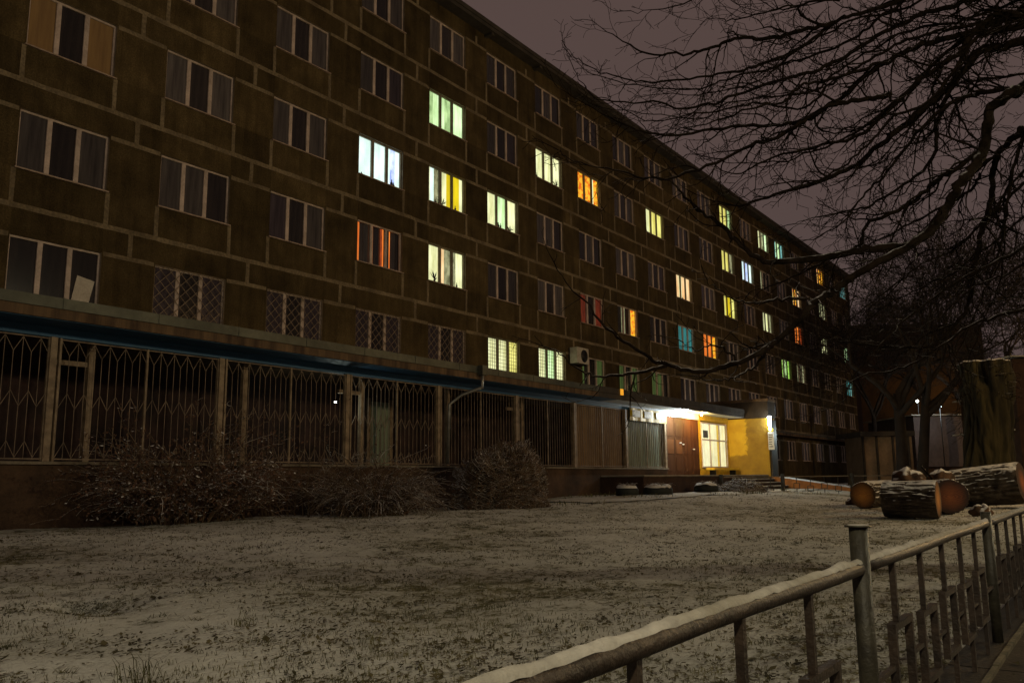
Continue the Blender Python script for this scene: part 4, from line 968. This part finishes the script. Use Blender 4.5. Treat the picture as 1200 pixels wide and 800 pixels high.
def grow(q, p, d, ln, r, lev, mx, mat, spread=0.6, up=0.10, minr=0.010):
    k = 4; pts = [p.copy()]; d = d.normalized(); ds = []
    for i in range(k): d = (d+rv(0.11)+Vector((0,0,up*0.4))).normalized(); ds.append(d); pts.append(pts[-1]+d*ln/k)
    rad = [max(minr, r*(1-0.42*i/k)) for i in range(k+1)]
    q.tube(pts, rad, mat, 8 if lev == 0 else (5 if lev < 3 else 3), False)
    if lev >= mx: return
    nb = RT.randint(2, 3)+(1 if lev > 1 else 0)
    for _ in range(nb):
        side = ds[-1].cross(rv()).normalized(); dd = ds[-1]*RT.uniform(0.6, 1.0)+side*spread*RT.uniform(0.5, 1.3)
        grow(q, pts[-1] if RT.random() < 0.5 else pts[3], dd, ln*RT.uniform(0.62, 0.86), rad[-1]*RT.uniform(0.6, 0.8), lev+1, mx, mat, spread, up*0.6, minr)
    if lev > 0:
        for j in (1, 2, 3):
            if RT.random() < 0.65:
                side = ds[j-1].cross(rv()).normalized(); grow(q, pts[j], ds[j-1]*0.5+side, ln*0.5, rad[j]*0.45, max(lev+2, 2), mx, mat, spread, 0.0, minr)
def far_tree(label, u, d, h, r, lean, mx=5, mat='bark_far', seed=1, frac=0.36, spread=0.62):
    RT.seed(seed); b0 = atd(u, 560, d); b0.z = 0.05; t = thing('bare_tree', label, 'tree', b0, None)
    q = MB(); dirn = Vector((0,0,1))+DR*lean; top = b0+dirn*h*frac
    mid = b0+dirn*h*frac*0.5+rv(0.08)
    q.tube([b0-Vector((0,0,0.2)), b0+Vector((0,0,0.3)), mid, top], [r*1.25, r, r*0.85, r*0.72], 'bark_far', 12); q.build('trunk', t)
    q = MB()
    for s_ in range(4): 
        side = Vector((RT.gauss(0,1), RT.gauss(0,1), 0)).normalized(); grow(q, top-dirn*RT.uniform(0, 0.25)*h*frac, dirn*0.8+side*0.55, h*0.24, r*0.5, 0, mx, mat, spread, 0.12, 0.011)
    print('far tree', len(q.f)); q.build('branches', t)
far_tree('bare tree with an upright dark trunk before the pale low building', 1058, 44, 14.5, 0.34, 0.02, seed=3)
far_tree('bare tree with a trunk leaning right beside the upright one', 1079, 43, 13.5, 0.30, 0.13, seed=7)
far_tree('slender bare tree near the far corner of the dormitory', 1030, 62, 15.5, 0.22, 0.0, seed=12, mat='bark_far')
far_tree('wide frosted tree glimpsed behind the stump', 1142, 60, 17.5, 0.32, 0.0, seed=21, mat='bark_far_frosted')
far_tree('frosted tree at the right edge of the picture', 1205, 52, 17, 0.30, -0.05, seed=28, mat='bark_far_frosted')
far_tree('distant frosted tree filling the gap above the low pale building', 1098, 74, 19, 0.3, 0.0, seed=35, mat='bark_far_frosted')

# ------------------------------------------------------------------ bushes, weeds, planters
RB = random.Random(9)
def bush(label, c, rx, ry, h, nst, nlf, seed, arch=0.8, leaf=0.045, ln=0.5):
    RB.seed(seed); c = Vector(c); t = thing('leafless_bush', label, 'bush', c)
    q = MB(); lf = MB()
    for k in range(nst):
        a = RB.uniform(0, 2*PI); rr = math.sqrt(RB.random())*0.75
        p = c+Vector((rx*rr*math.cos(a), ry*rr*math.sin(a), 0.0)); p.z = gz(p.x, p.y)
        out = Vector((math.cos(a)*rx, math.sin(a)*ry, 0)).normalized(); d = (Vector((0,0,1))+out*RB.uniform(0.1, 0.7)).normalized()
        hh = h*RB.uniform(0.45, 1.15)*(1.15-0.5*rr); steps = 9; pts = [p]; g_ = RB.uniform(0.3, 1.0)*arch; thick = RB.choice((0.008, 0.010, 0.020))
        for i in range(steps):
            d = (d+out*0.10*g_+Vector((RB.gauss(0, .14), RB.gauss(0, .14), -0.24*g_*(i/steps)*2+RB.gauss(0, .06)))).normalized()
            np_ = pts[-1]+d*hh*1.35/steps
            if np_.z < gz(np_.x, np_.y)+0.02: np_.z = gz(np_.x, np_.y)+0.02
            pts.append(np_)
            if RB.random() < nlf/nst/steps*1.0 or True:
                for _ in range(int(nlf/nst/steps+RB.random())):
                    o_ = np_+Vector((RB.gauss(0, .06), RB.gauss(0, .06), RB.gauss(0, .06))); s_ = leaf*RB.uniform(0.5, 1.3)
                    a1 = Vector((RB.gauss(0,1), RB.gauss(0,1), RB.gauss(0,1))).normalized()*s_; a2 = a1.cross(Vector((RB.gauss(0,1), RB.gauss(0,1), RB.gauss(0,1)))).normalized()*s_*0.5
                    lf.face([o_-a1, o_+a2, o_+a1, o_-a2], 'dead_leaf')
            if RB.random() < 0.65:
                dd = (d+Vector((RB.gauss(0,.8), RB.gauss(0,.8), RB.gauss(0,.6)))).normalized(); l2 = RB.uniform(0.12, ln)
                q.tube([np_, np_+dd*l2*0.5, np_+dd*l2+Vector((0,0,-0.08*l2))], [0.006, 0.004, 0.003], 'stems', 3, False)
        q.tube(pts, [thick*(1-0.08*i) for i in range(steps+1)], 'stems', 4, False)
    q.build('stems', t); lf.build('leaves', t)
def mound(label, c, rx, ry, h, seed):
    RB.seed(seed); c = Vector(c); c.z = gz(c.x, c.y)-0.05; t = thing('vine_mound', label, 'bush', c)
    def surf(a, ph, k=1.0):
        d = Vector((math.cos(ph)*math.cos(a), math.cos(ph)*math.sin(a), math.sin(ph))); f_ = k*(1+0.34*noise.noise(d*1.7+Vector((seed,0,0)))+0.16*noise.noise(d*5))
        return c+Vector((d.x*rx, d.y*ry, (abs(d.z)**0.8)*h*(1 if d.z > 0 else -1)))*f_
    q = MB(); n = 24; m_ = 12; vs = [surf(2*PI*j/n, -0.1+(PI/2+0.1)*i/m_, 0.86) for i in range(m_+1) for j in range(n)]
    q.faces(vs, [(i*n+j, i*n+(j+1) % n, (i+1)*n+(j+1) % n, (i+1)*n+j) for i in range(m_) for j in range(n)], 'vine_core', True); q.build('inner_mass', t)
    q = MB(); lf = MB()
    for k in range(4200):
        a = RB.uniform(0, 2*PI); ph = math.asin(RB.uniform(0.0, 1.0)); p = surf(a, ph, RB.uniform(0.88, 1.03)); pts = [p]; l_ = RB.uniform(0.15, 0.5); da = RB.gauss(0, 0.10)
        for i in range(4):
            a += da; ph -= l_/4/h*RB.uniform(0.3, 1.6); pts.append(surf(a, max(0, ph), RB.uniform(0.90, 1.10)))
        q.tube(pts, [0.008, 0.009, 0.007, 0.006, 0.004], 'stems', 3, False)
        if RB.random() < 0.8:
            for _ in range(2):
                o_ = pts[RB.randint(0, 4)]+Vector((RB.gauss(0, .04), RB.gauss(0, .04), RB.gauss(0, .04))); s_ = RB.uniform(0.015, 0.045); a1 = Vector((RB.gauss(0,1), RB.gauss(0,1), RB.gauss(0,1))).normalized()*s_; a2 = a1.cross(Vector((RB.gauss(0,1), RB.gauss(0,1), RB.gauss(0,1)))).normalized()*s_*0.6
                lf.face([o_-a1, o_+a2, o_+a1, o_-a2], 'dead_leaf')
    q.build('stems', t); lf.build('leaves', t)
bush('wide reddish bush with withered leaves climbing over the left end of the gallery wall', (-15.8, 10.5, 0.1), 1.05, 1.35, 1.8, 260, 12000, 1, 0.8, 0.040, 0.5)
bush('straw coloured bush of arching stems, between the two others at the gallery wall', (-15.5, 15.5, 0.1), 0.95, 1.30, 1.40, 420, 2600, 2, 1.3, 0.03, 0.5)
mound('dense rounded mound of hanging vines with frost on top, at the downpipe', (-15.0, 20.3, 0.1), 1.15, 1.75, 1.72, 6)
bush('thin tall weeds against the gallery bars behind the straw coloured bush', (-16.5, 14.2, 0.1), 0.3, 3.4, 2.2, 60, 700, 4, 0.4, 0.04)
# mound core keeps the vines dense
t = None
def planter(label, u, v, d, w, seed):
    p = onz(u, v, 0.16); p = CAM+(p-CAM)*1.0; p = atd(u, v, d); p.z = gz(p.x, p.y)+0.0
    t = thing('tyre_planter', label, 'planter', p, 'tyre planters in front of the entrance platform')
    q = MB(); R_ = w/2; n = 28; prof = [(R_*0.80, 0.0), (R_*0.98, 0.06), (R_, 0.16), (R_*0.98, 0.25), (R_*0.82, 0.32), (R_*0.66, 0.30), (R_*0.62, 0.2)]
    vs = [(p.x+r*math.cos(2*PI*j/n)*(1+0.04*noise.noise((j*.6, seed, 0))), p.y+r*math.sin(2*PI*j/n), p.z+z) for r, z in prof for j in range(n)]
    q.faces(vs, [(i*n+j, i*n+(j+1) % n, (i+1)*n+(j+1) % n, (i+1)*n+j) for i in range(len(prof)-1) for j in range(n)], 'tyre_rubber', True); q.build('tyre', t)
    q = MB(); vs = []; m_ = 8
    for i in range(m_+1):
        for j in range(n):
            rr = R_*0.92*i/m_; a = 2*PI*j/n; vs.append((p.x+rr*math.cos(a), p.y+rr*math.sin(a), p.z+0.35+0.06*(1-(i/m_)**2)+0.07*noise.noise((rr*3*math.cos(a), rr*3*math.sin(a), seed))-(0.06 if i == m_ else 0)))
    q.faces(vs, [(i*n+j, i*n+(j+1) % n, (i+1)*n+(j+1) % n, (i+1)*n+j) for i in range(m_) for j in range(n)], 'snow', True); q.build('snow', t)
    q = MB(); RB.seed(seed)
    for k in range(60):
        a = RB.uniform(0, 2*PI); b0 = p+Vector((R_*0.6*RB.random()*math.cos(a), R_*0.6*RB.random()*math.sin(a), 0.33)); e_ = b0+Vector((RB.gauss(0, .16), RB.gauss(0, .16), RB.uniform(0.05, 0.16)))
        q.tube([b0, e_, e_+Vector((RB.gauss(0, .06), RB.gauss(0, .06), -0.03))], [0.008, 0.006, 0.004], 'stems', 3, False)
    q.build('dry_plants', t)
planter('left tyre planter, plain with an even snow top', 735, 579, 29.8, 0.82, 1)
planter('second tyre planter from the left with a ragged overhanging snow top', 771, 582, 31.2, 1.10, 2)
planter('right tyre planter, nearest to the heap of dry branches', 828, 581, 34.5, 0.98, 3)
q = MB(); RB.seed(4); pc = atd(868, 578, 36); pc.z = 0.33
for k in range(900):
    a = RB.uniform(0, 2*PI); rr = math.sqrt(RB.random()); h_ = 0.60*(1-rr**1.6)
    b0 = pc+DR*(1.15*rr*math.cos(a))+DF*(0.6*rr*math.sin(a))+Vector((0,0,RB.uniform(0, max(0.05, h_)))); dd = Vector((RB.gauss(0,1), RB.gauss(0,1), RB.gauss(0,0.5))).normalized()*RB.uniform(0.12, 0.35)
    q.tube([b0-dd, b0+Vector((0,0,0.05)), b0+dd], [0.012, 0.014, 0.006], 'stems', 4, False)
tag(q.build('branch_heap', None, pc), 'heap of dry cut branches with frost beside the entrance steps', 'branch heap')

# grass and litter over the lawn
RB.seed(20)
gr = MB(); lt = MB()
def scatter(n, fn, near, far):
    cnt = 0
    while cnt < n:
        dpt = near*(far/near)**RB.random(); lat = RB.uniform(-0.68, 0.68)*dpt
        p = DF*dpt+DR*lat
        if p.x > -0.8 or p.x < -15.8: cnt += 1; continue
        p.z = gz(p.x, p.y); fn(p, dpt); cnt += 1
def litter(p, dpt):
    if noise.noise((p.x*0.9, p.y*0.9, 3))+0.5*noise.noise((p.x*4, p.y*4, 8)) < RB.uniform(-0.5, 0.35): return
    a = RB.uniform(0, PI); s_ = RB.uniform(0.003, 0.015)*(1+dpt/11)*(2.0 if RB.random() < 0.03 else 1); w_ = s_*RB.uniform(0.25, 0.7); z = RB.uniform(0.006, 0.022)
    A = Vector((math.cos(a), math.sin(a), RB.uniform(-0.1, 0.4)))*s_; C_ = Vector((-math.sin(a), math.cos(a), RB.uniform(-0.2, 0.2)))*w_; o_ = p+Vector((0,0,z))
    lt.face([o_-A, o_+C_, o_+A, o_-C_], 'litter')
def blade(p, dpt):
    k = noise.noise((p.x*0.7, p.y*0.7, 12))
    if k < RB.uniform(-0.35, 0.5): return
    for _ in range(RB.randint(1, 4)):
        a = RB.uniform(0, 2*PI); h_ = RB.uniform(0.012, 0.042); w_ = 0.0012*(1+dpt/8); b0 = p+Vector((RB.gauss(0, .02), RB.gauss(0, .02), 0)); out = Vector((math.cos(a), math.sin(a), 0)); sd = Vector((-math.sin(a), math.cos(a), 0))*w_
        m_ = b0+out*h_*0.35+Vector((0,0,h_*0.75)); e_ = b0+out*h_*RB.uniform(0.7, 1.3)+Vector((0,0,h_*RB.uniform(0.5, 1.0)))
        gr.face([b0-sd, b0+sd, m_+sd*0.8, m_-sd*0.8], 'grass_blade'); gr.face([m_-sd*0.8, m_+sd*0.8, e_], 'grass_blade')
scatter(90000, litter, 3.6, 34); scatter(26000, blade, 3.6, 30)
# taller tufts
for u, v, n_, h_ in ((160,795,60,0.16),(100,707,1,0.07),(420,755,14,0.12),(310,745,14,0.10),(880,745,40,0.06),(935,690,60,0.07),(570,706,30,0.05),(285,722,40,0.06),(735,590,90,0.16),(700,592,90,0.14),(760,593,70,0.14),(665,598,50,0.14),(880,587,60,0.15),(850,589,50,0.13),(925,582,40,0.16),(950,585,20,0.2)):
    c = onz(u, v, 0.05)
    for _ in range(n_):
        p = c+DR*RB.gauss(0, 0.06 if v > 650 else 0.5)+DF*RB.gauss(0, 0.05 if v > 650 else 0.3); p.z = gz(p.x, p.y); a = RB.uniform(0, 2*PI); hh = h_*RB.uniform(0.4, 1.2); out = Vector((math.cos(a), math.sin(a), 0)); sd = Vector((-math.sin(a), math.cos(a), 0))*(0.002 if v > 650 else 0.010)
        m_ = p+out*hh*0.3+Vector((0,0,hh*0.7)); e_ = p+out*hh*0.9+Vector((0,0,hh*0.9)); gr.face([p-sd, p+sd, m_+sd, m_-sd], 'grass_blade'); gr.face([m_-sd, m_+sd, e_], 'grass_blade')
for _ in range(170):
    dpt = 4.2*(22/4.2)**RB.random(); c = DF*dpt+DR*RB.uniform(-0.66, 0.60)*dpt; wd = RB.uniform(0.02, 0.07)*(1+dpt/18)
    if c.x > -0.9: continue
    for _k in range(30):
        p = c+DR*RB.gauss(0, wd)+DF*RB.gauss(0, wd*0.7); p.z = gz(p.x, p.y); a = RB.uniform(0, 2*PI); hh = RB.uniform(0.010, 0.038)*(1+dpt/25); sd = Vector((-math.sin(a), math.cos(a), 0))*0.0022*(1+dpt/9); e_ = p+Vector((math.cos(a)*hh*1.2, math.sin(a)*hh*1.2, hh*0.7))
        gr.face([p-sd, p+sd, e_], 'grass_blade')
for _ in range(700):
    c = onz(103, 706, 0.0); p = c+DR*RB.gauss(0, 0.16)+DF*RB.gauss(0, 0.07); p.z = gz(p.x, p.y); a = RB.uniform(0, 2*PI); hh = RB.uniform(0.01, 0.035); sd = Vector((-math.sin(a), math.cos(a), 0))*0.004; e_ = p+Vector((math.cos(a)*hh, math.sin(a)*hh, hh*0.6))
    gr.face([p-sd, p+sd, e_], 'grass_blade')
tag(gr.build('grass'), 'thin dry grass blades poking through the snow', 'grass', kind='stuff')
tag(lt.build('leaf_litter'), 'scattered dark fallen leaf scraps on the snow', 'leaf litter', kind='stuff')

# ------------------------------------------------------------------ far background
def facebox(q, u0, u1, vt, vb, d, depth, mat, zb=0.0):
    a = atd(u0, vt, d); b_ = atd(u1, vt, d); z1 = (a.z+b_.z)/2; a.z = b_.z = 0; dd = (b_-a).normalized(); c = (a+b_)/2+DF*depth/2
    q.obox((c.x, c.y, (zb+z1)/2), dd*((b_-a).length/2), DF*(depth/2), Vector((0,0,(z1-zb)/2)), mat); return a, b_, z1
def base(u, d): p = atd(u, 556, d); p.z = 0.0; return p
t = thing('storage_building', 'low pale plastered building with a brown base stripe behind the bare trees', 'building', base(1110, 62))
q = MB(); facebox(q, 1070, 1260, 487, 540, 62, 8, 'plaster_pale', 1.6); q.build('wall', t)
q = MB(); facebox(q, 1070, 1260, 531, 556, 61.95, 8.1, 'plaster_brown', 0); q.build('base', t)
q = MB(); facebox(q, 1068, 1262, 484.5, 487, 61.7, 8.6, 'snow_dirty', atd(1100, 487, 62).z+0.01); q.build('roof', t)
t = thing('garden_shed', 'tan panelled shed with dark posts at the far end of the dormitory', 'shed', base(1040, 52))
q = MB(); a, b_, z1 = facebox(q, 1012, 1068, 511, 556, 52, 3, 'shed_panel'); q.build('wall', t)
q = MB(); facebox(q, 1008, 1072, 505, 510, 51.6, 4, 'roof_dark', z1+0.01); q.build('roof', t)
for u in (1010, 1026, 1045, 1063): q = MB(); facebox(q, u, u+2.2, 511, 556, 51.9, 0.12, 'roof_dark'); q.build('post', t)
t = thing('ochre_building', 'ochre house front lit by a street lamp beyond the low pale building', 'building', base(1110, 92))
q = MB(); a, b_, z1 = facebox(q, 1003, 1150, 385, 556, 92, 10, 'plaster_ochre'); q.build('wall', t)
q = MB(); facebox(q, 1000, 1153, 380, 385, 91.5, 11, 'roof_dark', z1+0.01); q.build('roof', t)
for r_ in range(2):
    for c_ in range(4):
        q = MB(); u = 1058+c_*23; vt = 405+r_*40; zb_ = atd(u, vt+18, 92).z; facebox(q, u, u+10, vt, vt+18, 91.9, 0.15, 'glass_dark', zb_); q.build('window', t)
t = thing('brick_kiosk', 'dark brick kiosk with snowy ledges at the right edge behind the stump', 'kiosk', base(1215, 40))
q = MB(); a, b_, z1 = facebox(q, 1186, 1260, 420, 556, 40, 5, 'brick_red'); q.build('wall', t)
for vt in (416, 458, 502):
    zb_ = atd(1200, vt+2.2, 40).z; q = MB(); facebox(q, 1183, 1263, vt, vt+2, 39.8, 5.3, 'snow_dirty', zb_); q.build('ledge', t)
for k_, (u, v, d, e_) in enumerate(((1075.5, 470, 70, 30), (1101, 475, 60, 110))):
    p = atd(u, v, d); t = thing('street_lamp', ('faint far street lamp seen through the branches left of the brighter one', 'brighter of the two distant white street lamps, over the low pale building')[k_], 'street lamp', (p.x, p.y, 0))
    q = MB(); q.tube([(p.x, p.y, 0), (p.x, p.y, p.z+0.1)], 0.035, 'black_metal', 6); q.build('pole', t)
    q = MB(); ball(q, (p.x-0.0, p.y-0.15, p.z), 0.10 if k_ == 0 else 0.17, 'bulb_far'); q.build('bulb', t)
    point('lamp_light', (p.x, p.y-0.5, p.z-0.1), e_, (0.8, 0.92, 1.0), 0.15, t)
pl = atd(1128, 455, 86); point('street_or_fill_light', pl, 240, SODIUM, 0.3)

SC.render.engine = 'CYCLES'
SC.cycles.sample_clamp_indirect = 4.0
